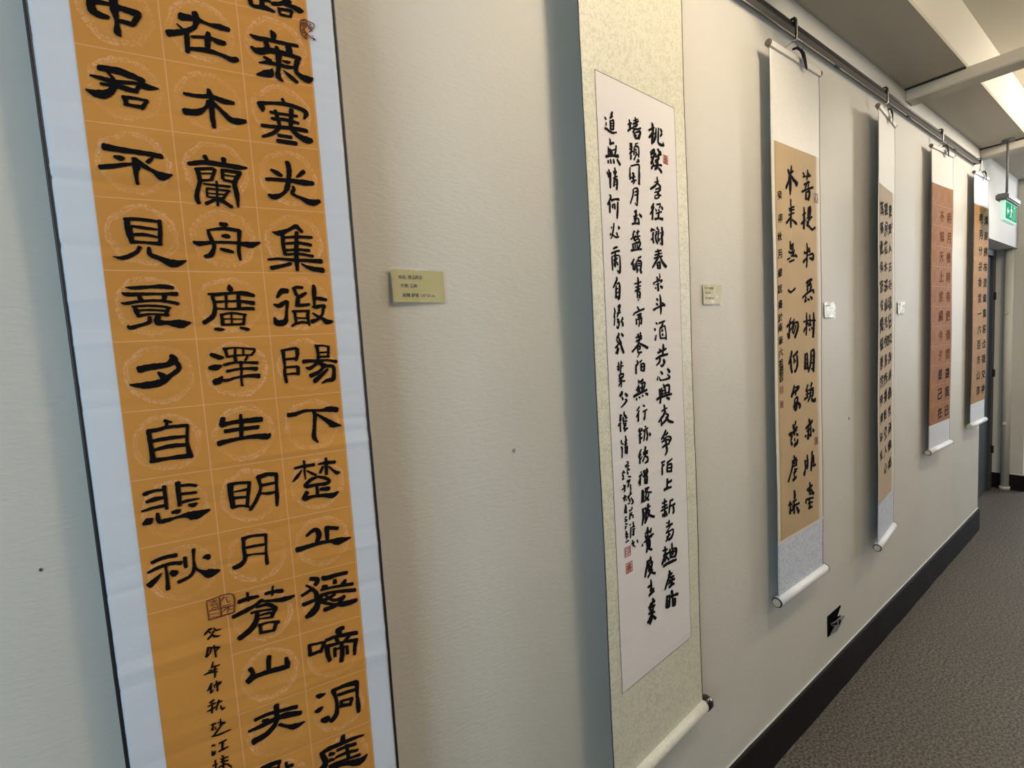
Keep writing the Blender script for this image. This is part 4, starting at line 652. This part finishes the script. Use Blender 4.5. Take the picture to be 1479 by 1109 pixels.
('k2s','934 10371 33 913 10352 29;950 10290 34 914 10070 34;1039 10392 29 1053 10285 38;991 10290 22 1094 10273 22;987 10240 22 1100 10219 19;1049 10234 34 1040 10095 47;994 10187 18 1066 10165 18;979 10120 24 1061 10102 22;765 10269 27 790 10198 35;740 10200 20 839 10170 20;737 10151 17 836 10120 23;801 10207 29 783 10086 33;748 10020 28 850 10032 25'),
('k2s','971 9988 23 1010 9963 26;955 9916 39 1049 9924 35;1007 9912 37 1024 9848 37;1156 9942 28 1184 9882 32;1044 9835 17 1084 9816 20'),
('k3','2364 19487 59 2361 19358 87 2285 19174 57;2052 19354 65 2121 19290 84;2025 19222 40 2288 19293 34 2579 19346 47;2483 19397 56 2432 19303 75;2405 19148 55 2258 19042 62;2090 18997 53 2283 19067 47 2501 19140 41;2282 19045 55 2183 18903 63;2427 19065 56 2376 18972 66;1942 18753 58 2326 18889 50 2742 18999 61;2228 18779 77 2223 18563 97;2252 18782 30 2494 18824 97 2391 18562 95;2223 18574 35 2440 18578 50'),
('k3','2073 18287 58 2092 18095 96 2056 17616 96;1971 18039 46 2212 18129 41;1869 17750 56 2159 17907 64;2409 18303 97 2355 18035 87;2458 18330 56 2531 18316 99 2502 18094 98;2407 18193 28 2505 18215 28;2256 17960 37 2648 18043 51;2452 18045 67 2349 17816 85 2254 17873 52;2474 17938 53 2549 18011 62;2251 17764 64 2444 17715 70 2639 17633 61 2864 17730 61;2399 17843 67 2250 17720 59'),
('k3','2261 17156 58 2279 16871 88 2219 16405 68;2062 16880 67 2133 16841 52 2427 16968 90 2379 17010 64;2428 16991 69 2450 16903 79;1982 16548 69 2226 16692 62;2325 16786 29 2671 16850 71 2668 16693 96 2421 16702 34'),
('k3','2208 15918 69 2304 15876 62;2183 15895 67 2504 16015 63 2603 15995 55;2504 16015 86 2401 15833 105;2204 15785 38 2550 15859 56;2304 15876 68 2250 15652 87;2549 15792 85 2446 15655 94;1905 15416 58 2297 15586 60 2696 15681 53;2695 15659 90 2694 15591 90;2148 15451 67 2095 15295 87;2244 15385 40 2390 15340 60;2442 15453 47 2589 15386 94;2046 15273 45 2193 15318 39'),
('k3','2184 14920 49 2177 14651 88 2142 14202 69;1958 14633 41 2276 14671 37 2825 14660 51;1974 14321 71 2174 14494 72;2225 14605 51 2322 14535 60;2403 14850 59 2422 14555 89;2321 14490 42 2520 14530 42;2368 14398 58 2392 14352 77;2679 14914 70 2698 14617 111 2637 14115 111;2518 14439 55 2567 14392 64'),
('k3','2054 13575 78 2042 13101 118;2102 13572 35 2200 13544 78 2214 13087 109;2074 13416 29 2197 13419 30;2070 13257 40 2194 13271 40;2042 13101 49 2190 13112 49;2476 13641 80 2442 13253 100 2261 12969 58;2501 13663 32 2677 13653 108 2671 13353 122 2637 12985 122;2497 13479 38 2648 13493 39;2467 13252 43 2643 13262 43;2488 13066 53 2638 13031 48'),
('k3','2201 12544 69 2098 12371 78;2073 12350 52 2322 12370 35;2172 12363 80 2167 12134 80;1968 12088 74 2217 12151 60;2070 12236 41 2319 12255 35;2502 12584 79 2424 12475 89;2347 12391 39 2650 12406 45;2371 12342 70 2368 12180 81;2396 12339 28 2598 12318 83 2569 12158 92;2420 12256 30 2571 12251 30;2418 12175 77 2213 11990 67;2518 12164 81 2515 12001 87 2743 11974 98 2719 12048 50'),
('k3','2274 11379 88 2322 11279 117;2043 11111 90 2295 11190 94 2525 11297 81;2243 11104 81 2184 10740 122;2394 11128 71 2387 10801 92;2362 10805 83 2287 10864 49;1987 10854 75 2062 10853 52;2543 10988 83 2619 10930 92;2090 11011 48 2443 11051 55'),
('k3','2121 10194 61 2140 9933 102 2110 9727 82;1943 10041 70 1987 9799 91 1881 9563 101;1966 9990 44 2117 10008 44;1962 9827 40 2137 9816 40;2476 10248 72 2471 10011 104 2386 9624 94;2575 10087 62 2595 9821 83;2419 9950 36 2572 9945 36;2516 9741 61 2723 9748 69'),
('k3','2275 9219 61 2322 9066 91;2093 8999 76 2476 9079 68;2194 8999 85 2292 8857 104;2346 8989 64 2547 8750 83;2241 8822 47 2599 8786 54;1982 8574 83 2035 8680 62 2544 8630 54;2187 8691 69 2284 8500 89;2132 8514 53 2490 8498 47;2285 8524 74 2256 8364 105;2179 8347 74 2461 8337 55'),
('k3','1270 19442 63 1220 19269 79 1079 19042 68;1064 19286 100 1083 19207 45 1402 19318 43;1128 19193 46 1309 19242 34;1127 19173 81 1077 18980 78 891 18729 75;1194 19162 59 1394 19047 98 1644 18957 103;1550 18902 91 1622 18975 58;1193 19121 64 1172 18870 137 1163 18569 55'),
('k3','1195 18417 64 1190 18250 64;1074 18133 48 1417 18234 39;1095 18073 40 1415 18150 40;1046 17943 42 1412 18045 38;1234 18214 64 1180 17895 91 1171 17580 73;1180 17895 52 882 17678 59;1269 17820 52 1359 17787 59 1565 17722 80'),
('k3','1113 17138 55 1152 16930 110;1200 17018 62 1339 17091 48;1293 17067 64 1289 16918 83;1013 16816 59 1239 16788 54;1242 16873 64 1283 16727 83;1380 16903 54 1283 16706 72;1145 16698 38 1561 16721 47;1422 16756 52 1560 16700 68;916 16580 42 1098 16632 37;1049 16513 51 1372 16593 46'),
('k3','955 15643 69 1113 15581 51 1417 15704 54'),
('k3','1090 14782 44 994 14633 62;808 14509 67 1131 14630 59 1224 14650 40;991 14547 73 957 14161 81 847 14294 51;939 14334 47 1173 14478 48;1320 14734 55 1173 14456 63;1176 14586 29 1551 14621 71 1546 14423 103 1350 14156 90;1316 14582 55 1169 14326 63;1431 14536 55 1260 14279 63'),
('k3','1128 13719 83 1054 13549 82 910 13342 63;1052 13462 83 1068 13243 92 1133 13051 92;1193 13540 61 1526 13696 78;1285 13490 56 1257 13338 66;1308 13467 44 1376 13374 53;1476 13566 85 1491 13255 95 1344 13067 78 1274 13095 37'),
('k3','1261 12614 65 1211 12508 83 1064 12281 92;1306 12543 34 1567 12539 94 1349 12405 73 1370 12313 66;1065 12325 70 1398 12466 56;1296 12188 66 1267 12013 85;1320 12207 33 1486 12200 80 1435 12060 92 1242 11949 76;1241 11905 99 1358 11845 107 1433 11993 86;1194 11933 81 1386 12021 66;1482 12032 75 1648 11944 100 1597 11860 86'),
('k3','1299 11449 66 1321 11378 65 1129 11272 60;1131 11361 63 1221 11191 82;1174 11198 63 1437 11248 64;1269 11206 86 1216 11034 105;866 11090 69 1219 11124 73 1411 11162 50;934 11035 61 1076 11057 48;1359 11034 59 1477 10970 66;1074 11012 75 976 10872 75;998 10801 84 1066 10722 85;1213 10900 54 1258 10825 63;1206 10675 103 1399 10733 107 1449 10815 96'),
('k3','1173 10324 85 1219 10270 68;1050 10167 67 1337 10225 76;1098 10180 77 1044 9965 77 775 9571 76;1144 10149 47 1384 10171 49 1333 10066 78;1095 10090 41 1334 10089 42;1116 9996 52 1379 10012 60;1185 9891 42 1400 9870 47;1134 9788 66 1326 9816 67;1231 9836 68 1178 9665 78;1080 9549 81 1320 9612 81'),
('k3','1165 9188 67 1208 9017 118 1158 8938 88;872 8893 77 846 8808 87;776 8803 60 1011 8790 55;892 8774 77 861 8508 97;1060 8847 56 1300 8857 56;1008 8699 58 1514 8689 59;1155 8823 69 1125 8624 108;958 8575 66 1197 8629 66;1149 8618 88 1144 8435 88;1317 8599 71 1458 8400 117'),
]
def brush_set(kk, R, kind, material, name):
    for i, (kd, txt) in enumerate(GL2):
        if kd != kind: continue
        st = []
        for q in txt.split(';'):
            v = [int(x) * 1e-4 for x in q.split()]; st.append([(v[j], v[j + 1], v[j + 2] * 1.3 + .0006) for j in range(0, len(v), 3)])
        link(name, brush_mesh(kk, st, .0011, .07, i), material, R)
brush_set(2, R2, 'k2', m_ink, 'ink_character'); brush_set(2, R2, 'k2s', m_ink, 'inscription_character')
def inscription(kk, R, text, u, z0, z1, size, material=m_ink, bold=.03, seed=0, wob=.004):
    n = len(text)
    for i, ch in enumerate(text):
        r = random.Random(seed + i)
        link('inscription_character', glyph_mesh(kk, ch, u + r.uniform(-1, 1) * wob, z0 + (z1 - z0) * i / (n - 1), size * r.uniform(.85, 1.15), size * .95, .0009, seed + i, .2, bold, .05), material, R)
def seal(kk, R, u, z, sz, material, seed=0, ch='印'):
    me = glyph_mesh(kk, ch, u, z, sz * .78, sz * .78, .0010, seed, 0, .02, .02); link('seal_stamp', me, material, R)
    o = bpy.data.meshes.new('seal'); V = []; F = []
    t = .08
    def rect(a, b, c, d):
        i = len(V); V.extend([surf(kk, u + x * sz, z + y * sz, .00095) for x, y in ((a, c), (b, c), (b, d), (a, d))]); F.append((i, i + 1, i + 2, i + 3))
    rect(-.5, .5, .5 - t, .5); rect(-.5, .5, -.5, -.5 + t); rect(-.5, -.5 + t, -.5, .5); rect(.5 - t, .5, -.5, .5)
    o.from_pydata(V, [], F); link('seal_stamp', o, material, R)
seal(2, R2, .080, .979, .022, m_seal2, 1); seal(2, R2, .083, .942, .024, m_seal2, 2, '書'); seal(2, R2, .284, 1.853, .020, m_seal2, 3, '墨')

# ---- scroll 3 : two columns of large characters on tan
def std_scroll(kk, paper, pm, topm, footm, edge=.0012, mg=m_margin):
    R = root[kk]; Wd = width(kk); s = SC[kk]; zt, zb = s['zt'], s['zb']; u0, u1, z0, z1 = paper
    sheet('mounting_top', kk, .001, Wd - .001, z1, zt - .016, 0, topm, R, .01, .02, .0006)
    sheet('mounting_foot', kk, .001, Wd - .001, zb, z0, 0, footm, R, .01, .02, .0006)
    if u0 > .004:
        sheet('side_border', kk, .001, u0, z0, z1, 0, mg, R, .01, .02, .0006); sheet('side_border', kk, u1, Wd - .001, z0, z1, 0, mg, R, .01, .02, .0006)
    sheet('painting_paper', kk, max(u0, .001), min(u1, Wd - .001), z0, z1, .0004, pm, R, .008, .012, .0008)
    for u in (0, Wd - edge): edge_strip('edge_binding', kk, u, u + edge, zb, zt - .016, .0006, m_cord if kk > 3 else m_blackedge, R)
    return R
R3 = std_scroll(3, (.022, .297, .771, 2.002), m_tan, m_white3, m_blue3)
sheet('foot_trim', 3, .001, width(3) - .001, .768, .777, .0009, m_margin, R3, .01, .02)
top_bar(3, R3, m_white3, .019); roller(3, R3, SC[3]['zb'] - .004, .0155, m_rollb, .004, .012, .004, m_blackm, m_rodwood)
brush_set(3, R3, 'k3', m_ink3, 'ink_character')
for i, t in enumerate('菩 2338 19097;提 2394 17953;本 2367 16776;無 2341 15665;樹 2407 14447;明 2334 13327;鏡 2358 12264;亦 2313 11022;非 2304 9886;臺 2261 8723;本 1258 19086;來 1244 17973;無 1208 16731;一 1191 15626;物 1215 14412;何 1231 13404;處 1348 12231;惹 1193 10965;塵 1134 9934;埃 1146 8769;癸 484 18473;卯 490 17796;秋 430 17240;月 427 16718;顧 423 16161;居 393 15666;書 406 15203;於 393 14804;南 383 14504;華 399 14102;六 401 13731;祖 390 13394;德 411 13155;音 418 12951'.split(';')):
    if i < 20: continue
    ch, u, z = t.split(' '); small = i >= 20; r = random.Random(i)
    sz = .030 if small else .070
    o = link('inscription_character' if small else 'ink_character', glyph_mesh(3, ch, int(u) * 1e-4, int(z) * 1e-4, sz * (1.0 if not small else .9), sz * .86 if ch != '一' else sz * .9, .0013, i, .24, .028 if not small else .03, .045), m_ink if small else m_ink3, R3)
seal(3, R3, .296, 1.868, .030, m_seal, 1, '心'); seal(3, R3, .279, 1.057, .026, m_seal, 2, '清'); seal(3, R3, .041, 1.256, .022, m_seal, 3); seal(3, R3, .042, 1.211, .022, m_seal, 4, '書')

# ---- scroll 4 : dense running script, seen almost edge-on
R4 = std_scroll(4, (.020, .262, .690, 1.994), m_tan4, m_white3, m_blue3)
top_bar(4, R4, m_white3); roller(4, R4, SC[4]['zb'] - .003, .0150, m_rollb, .004, .004, .004, m_blackm, m_rodwood)
T4 = ['慶歷入古寺初日照高林曲徑通幽處', '禪房花木深山光悅鳥性潭影空人心', '萬籟此俱寂惟聞鐘磬音癸卯年夏']
for c, (t, u) in enumerate(zip(T4, (.222, .140, .062))):
    n = len(t)
    for i, ch in enumerate(t):
        link('ink_character', glyph_mesh(4, ch, u + random.uniform(-.004, .004), 1.915 - i * (1.165 / 15) - c * .006, .064 * random.uniform(.75, 1.1), .048 * random.uniform(.8, 1.15), .0012, i + c * 20, .30, .022, .085, -.15), m_ink, R4)
seal(4, R4, .262, 1.86, .022, m_seal2, 1); seal(4, R4, .255, 1.30, .022, m_seal2, 2, '書')

# ---- scrolls 5 and 6 : gridded papers with faint medallions
R5 = std_scroll(5, (.003, width(5) - .003, .903, 2.115), m_rust, m_white3, m_blue5)
top_bar(5, R5, m_white3); roller(5, R5, SC[5]['zb'] - .003, .0150, m_rollb, .006, .010, .004, m_blackm, m_rodwood)
T5 = ['明月幾時有把酒問遠我已', '不知天上宮闕今夕是己在', '何似在人間起舞弄清']
for c, (t, u) in enumerate(zip(T5, (.267, .160, .053))):
    for i, ch in enumerate(t):
        if c == 2: continue
        link('ink_character', glyph_mesh(5, ch, u, 1.965 - i * .1012, .060, .054, .0009, i + c * 20, .1, .040 if i > 7 else .02, .03), m_ink if i > 7 else m_inkb, R5)
R6 = std_scroll(6, (.003, width(6) - .003, .91, 2.115), m_ochre, m_blue5, m_blue5)
top_bar(6, R6, m_blue5); roller(6, R6, SC[6]['zb'] - .003, .0150, m_rollb, .006, .010, .004, m_rodwood)
T6 = ['鴻浪拂布澄維業客合聲交神', '明月分谷香室一六百市山清']
for c, (t, u) in enumerate(zip(T6, (.264, .158))):
    for i, ch in enumerate(t):
        link('ink_character', glyph_mesh(6, ch, u, 2.040 - i * .0962, .072, .054, .0009, i + c * 20, .1, .034, .03), m_ink, R6)
COL.objects.unlink(_fo); bpy.data.objects.remove(_fo)

# ================================================================== wall labels in plastic sleeves
m_card = mat('gold_card', (0.52, 0.47, 0.19), 0.35); k = NT(m_card); k.put(k.b.inputs['Base Color'], k.mix(k.ramp(k.noise(k.pos(), 35, 2), .3, .7), c4(0.53, 0.48, 0.20), c4(0.46, 0.41, 0.16)))
m_print = mat('printed_text', (0.03, 0.025, 0.015), 0.6)
m_film = mat('clear_film', (0.9, 0.9, 0.9), 0.13, spec=1.0); NT(m_film).b.inputs['IOR'].default_value = 1.7; NT(m_film).b.inputs['Alpha'].default_value = .15
_fc2 = bpy.data.curves.new('label_print', 'FONT'); _fo2 = bpy.data.objects.new('label_print', _fc2); COL.objects.link(_fo2); _fc2.resolution_u = 2
def wall_label(x0, x1, z0, z1, lines, label, tilt=0.0, curl=.004, seed=0, wave=.004):
    e = empty('wall_label', ((x0 + x1) / 2, 0, (z0 + z1) / 2), label, 'label', 'gold labels in clear sleeves')
    r = random.Random(seed)
    def P(x, z, d):   # card plane, lower left corner lifting off the wall
        t = (x - x0) / (x1 - x0); q = (z - z0) / (z1 - z0)
        y = -.0022 - curl * max(0, 1 - t) * (1 - q * .6) - d
        return Vector((x, y, z + tilt * (x - x0)))
    def quad(name, a, b, c, d_, dep, m, nx=12, nz=8, wave=0.0, th=.0003):
        bm = bmesh.new(); G = [[bm.verts.new(P(a + (b - a) * i / nx, c + (d_ - c) * j / nz, dep + (wave * noise.noise(Vector((i * .9, j * .9, seed))) if 0 < i < nx and 0 < j < nz else 0))) for i in range(nx + 1)] for j in range(nz + 1)]
        for j in range(nz):
            for i in range(nx): bm.faces.new((G[j][i], G[j][i + 1], G[j + 1][i + 1], G[j + 1][i]))
        return obj(name, bm, m, e, True)
    quad('card', x0, x1, z0, z1, 0, m_card)
    quad('plastic_sleeve', x0 - .003, x1 + .004, z0 - .004, z1 + .003, .0016, m_film, 14, 10, wave)
    for txt, fx, fz, h in lines:
        _fc2.body = txt; _fc2.offset = .022; bpy.context.view_layer.update()
        me = bpy.data.meshes.new_from_object(_fo2.evaluated_get(bpy.context.evaluated_depsgraph_get()))
        for v in me.vertices: v.co = P(x0 + fx + v.co.x * h, z0 + fz + v.co.y * h, .0004)
        link('printed_line', me, m_print, e)
L1 = [('姓名: 楚江懷古', .012, .0385, .0066), ('材質: 墨軸', .0145, .0245, .0066), ('說明: 隸書 135*25 cm', .0165, .009, .0066)]
wall_label(.316, .412, 1.527, 1.580, L1, 'gold card label in a creased clear sleeve, right of the orange scroll', 0, .0045, 3, .005)
wall_label(1.193, 1.285, 1.524, 1.577, [('姓名: 唐寅落花詩', .007, .041, .006), ('材質: 墨軸', .008, .028, .006), ('規格: 行書 135*35', .009, .014, .006)], 'gold card label right of the greenish cream scroll', 0, .002, 5)
wall_label(1.955, 2.050, 1.476, 1.530, [('姓名: 菩提本無', .007, .041, .006)], 'small gold label with white glare beside the large-character tan scroll', 0, .003, 8, .010)
wall_label(2.745, 2.840, 1.480, 1.534, [('姓名: 常建詩', .007, .041, .006)], 'small gold label with white glare right of the edge-on scroll', 0, .003, 9, .010)
COL.objects.unlink(_fo2); bpy.data.objects.remove(_fo2)

# ================================================================== broken wall box
e = empty('wall_outlet', (2.03, 0, .297), 'broken electrical box, black hole with bent metal cover low on the wall', 'outlet')
bm = bmesh.new(); box(bm, 1.968, 2.090, -.0022, -.0002, .256, .338); obj('open_box', bm, mat('hole_black', (.004, .004, .004), .9, spec=.02), e)
bm = bmesh.new()
def flake(pts, th=.0012):
    vs = [bm.verts.new(p) for p in pts]; f = bm.faces.new(vs); r_ = bmesh.ops.extrude_face_region(bm, geom=[f])
    for v in r_['geom']:
        if isinstance(v, bmesh.types.BMVert): v.co.y -= th
flake([(1.984, -.004, .262), (2.030, -.010, .258), (2.088, -.006, .284), (2.095, -.016, .302), (2.066, -.014, .292), (2.040, -.018, .286), (2.005, -.012, .290)])
obj('bent_cover', bm, mat('dull_zinc', (0.42, 0.41, 0.39), 0.4, .5), e)
bm = bmesh.new(); tube(bm, [(1.99, -.004, .30), (2.02, -.014, .306), (2.05, -.008, .298), (2.075, -.016, .306)], .003, 8); tube(bm, [(2.0, -.004, .29), (2.03, -.012, .284), (2.06, -.006, .298)], .0025, 8); obj('wire', bm, mat('grey_wire', (0.10, 0.10, 0.10), 0.5), e, True)
bm = bmesh.new(); flake([(2.056, -.003, .306), (2.088, -.003, .300), (2.089, -.003, .330), (2.078, -.003, .326)]); obj('plaster_edge', bm, m_wall, e)
# small marks on the plaster
for i, (x, z, r_, lb) in enumerate(((2.186, 1.075, .0055, 'small dark nail hole in the wall between the third and fourth scrolls'), (.540, 1.243, .0040, 'faint grey scuff on the bare wall right of the orange scroll'), (-.129, 1.236 - .01, .0016, 'tiny dark speck on the wall left of the orange scroll'))):
    bm = bmesh.new(); n = 9; vs = [bm.verts.new((x + math.cos(t) * r_ * random.uniform(.7, 1.1), -.0003, z + math.sin(t) * r_ * random.uniform(.8, 1.5))) for t in [2 * math.pi * j / n for j in range(n)]]
    f = bm.faces.new(vs); q = bmesh.ops.extrude_face_region(bm, geom=[f])
    for v in q['geom']:
        if isinstance(v, bmesh.types.BMVert): v.co.y -= .0005
    tag(obj('wall_mark', bm, mat('mark_%d' % i, ((.05, .045, .04), (.30, .30, .29), (.06, .06, .06))[i], .8)), lb, 'mark')

# ================================================================== exit sign
SX0, SX1, SY, SZ = 4.12, 4.47, -.13, 2.008
e = empty('exit_sign', ((SX0 + SX1) / 2, SY, 2.49), 'green lit exit sign hanging from the ceiling above the doorway', 'sign')
m_house = mat('sign_housing', (0.10, 0.10, 0.11), 0.5)
bm = bmesh.new(); box(bm, SX0 - .02, SX1 + .015, SY - .028, SY + .028, SZ + .116, SZ + .152, .006); obj('housing', bm, m_house, e)
m_green = mat('sign_green', (0.0, 0.14, 0.07), 0.9, spec=.03); b_ = NT(m_green).b; b_.inputs['Emission Color'].default_value = (0.0, 0.40, 0.18, 1); b_.inputs['Emission Strength'].default_value = .45
m_signw = mat('sign_white', (0.45, 0.6, 0.55), 0.9, spec=.03); b_ = NT(m_signw).b; b_.inputs['Emission Color'].default_value = (0.62, 1.0, 0.85, 1); b_.inputs['Emission Strength'].default_value = .45
bm = bmesh.new(); box(bm, SX0, SX1, SY - .012, SY + .012, SZ, SZ + .114, .003); pn = obj('sign_panel', bm, m_signw, e)
bm = bmesh.new(); box(bm, SX0 + .012, SX1 - .010, SY - .0135, SY - .0125, SZ + .010, SZ + .106); obj('green_face', bm, m_green, pn)
bm = bmesh.new(); y0, y1 = SY - .0145, SY - .0137
def pic(pts):
    vs = [bm.verts.new((x, y0, SZ + z)) for x, z in pts]; bm.faces.new(vs)
cx = SX0 + .17
pic([(cx - .008, .086), (cx + .008, .086), (cx + .010, .098), (cx - .010, .098)])
pic([(cx - .02, .045), (cx + .005, .045), (cx + .018, .080), (cx - .004, .084)])
pic([(cx + .004, .070), (cx + .035, .060), (cx + .036, .066), (cx + .010, .080)])
pic([(cx - .004, .078), (cx - .032, .070), (cx - .030, .062), (cx - .004, .070)])
pic([(cx - .02, .048), (cx - .006, .048), (cx - .022, .026), (cx - .045, .022), (cx - .045, .030), (cx - .026, .034)])
pic([(cx - .006, .050), (cx + .006, .048), (cx + .028, .034), (cx + .024, .014), (cx + .015, .014), (cx + .017, .030)])
pic([(cx + .07, .016), (cx + .078, .016), (cx + .078, .098), (cx + .07, .098)]); pic([(cx + .07, .092), (cx + .12, .092), (cx + .12, .098), (cx + .07, .098)]); pic([(cx + .112, .016), (cx + .12, .016), (cx + .12, .098), (cx + .112, .098)])
pic([(cx - .13, .056), (cx - .10, .082), (cx - .10, .064), (cx - .065, .064), (cx - .065, .048), (cx - .10, .048), (cx - .10, .030)])
obj('pictogram', bm, m_signw, pn)
bm = bmesh.new(); tube(bm, [(SX0 + .12, SY, SZ + .153), (SX0 + .12, SY, 2.488)], .006, 8); obj('hanging_rod', bm, m_house, e, True)
bm = bmesh.new(); tube(bm, [(SX0 + .12, SY, 2.478), (SX0 + .12, SY, 2.4898)], .030, 14); obj('ceiling_rose', bm, m_house, e)
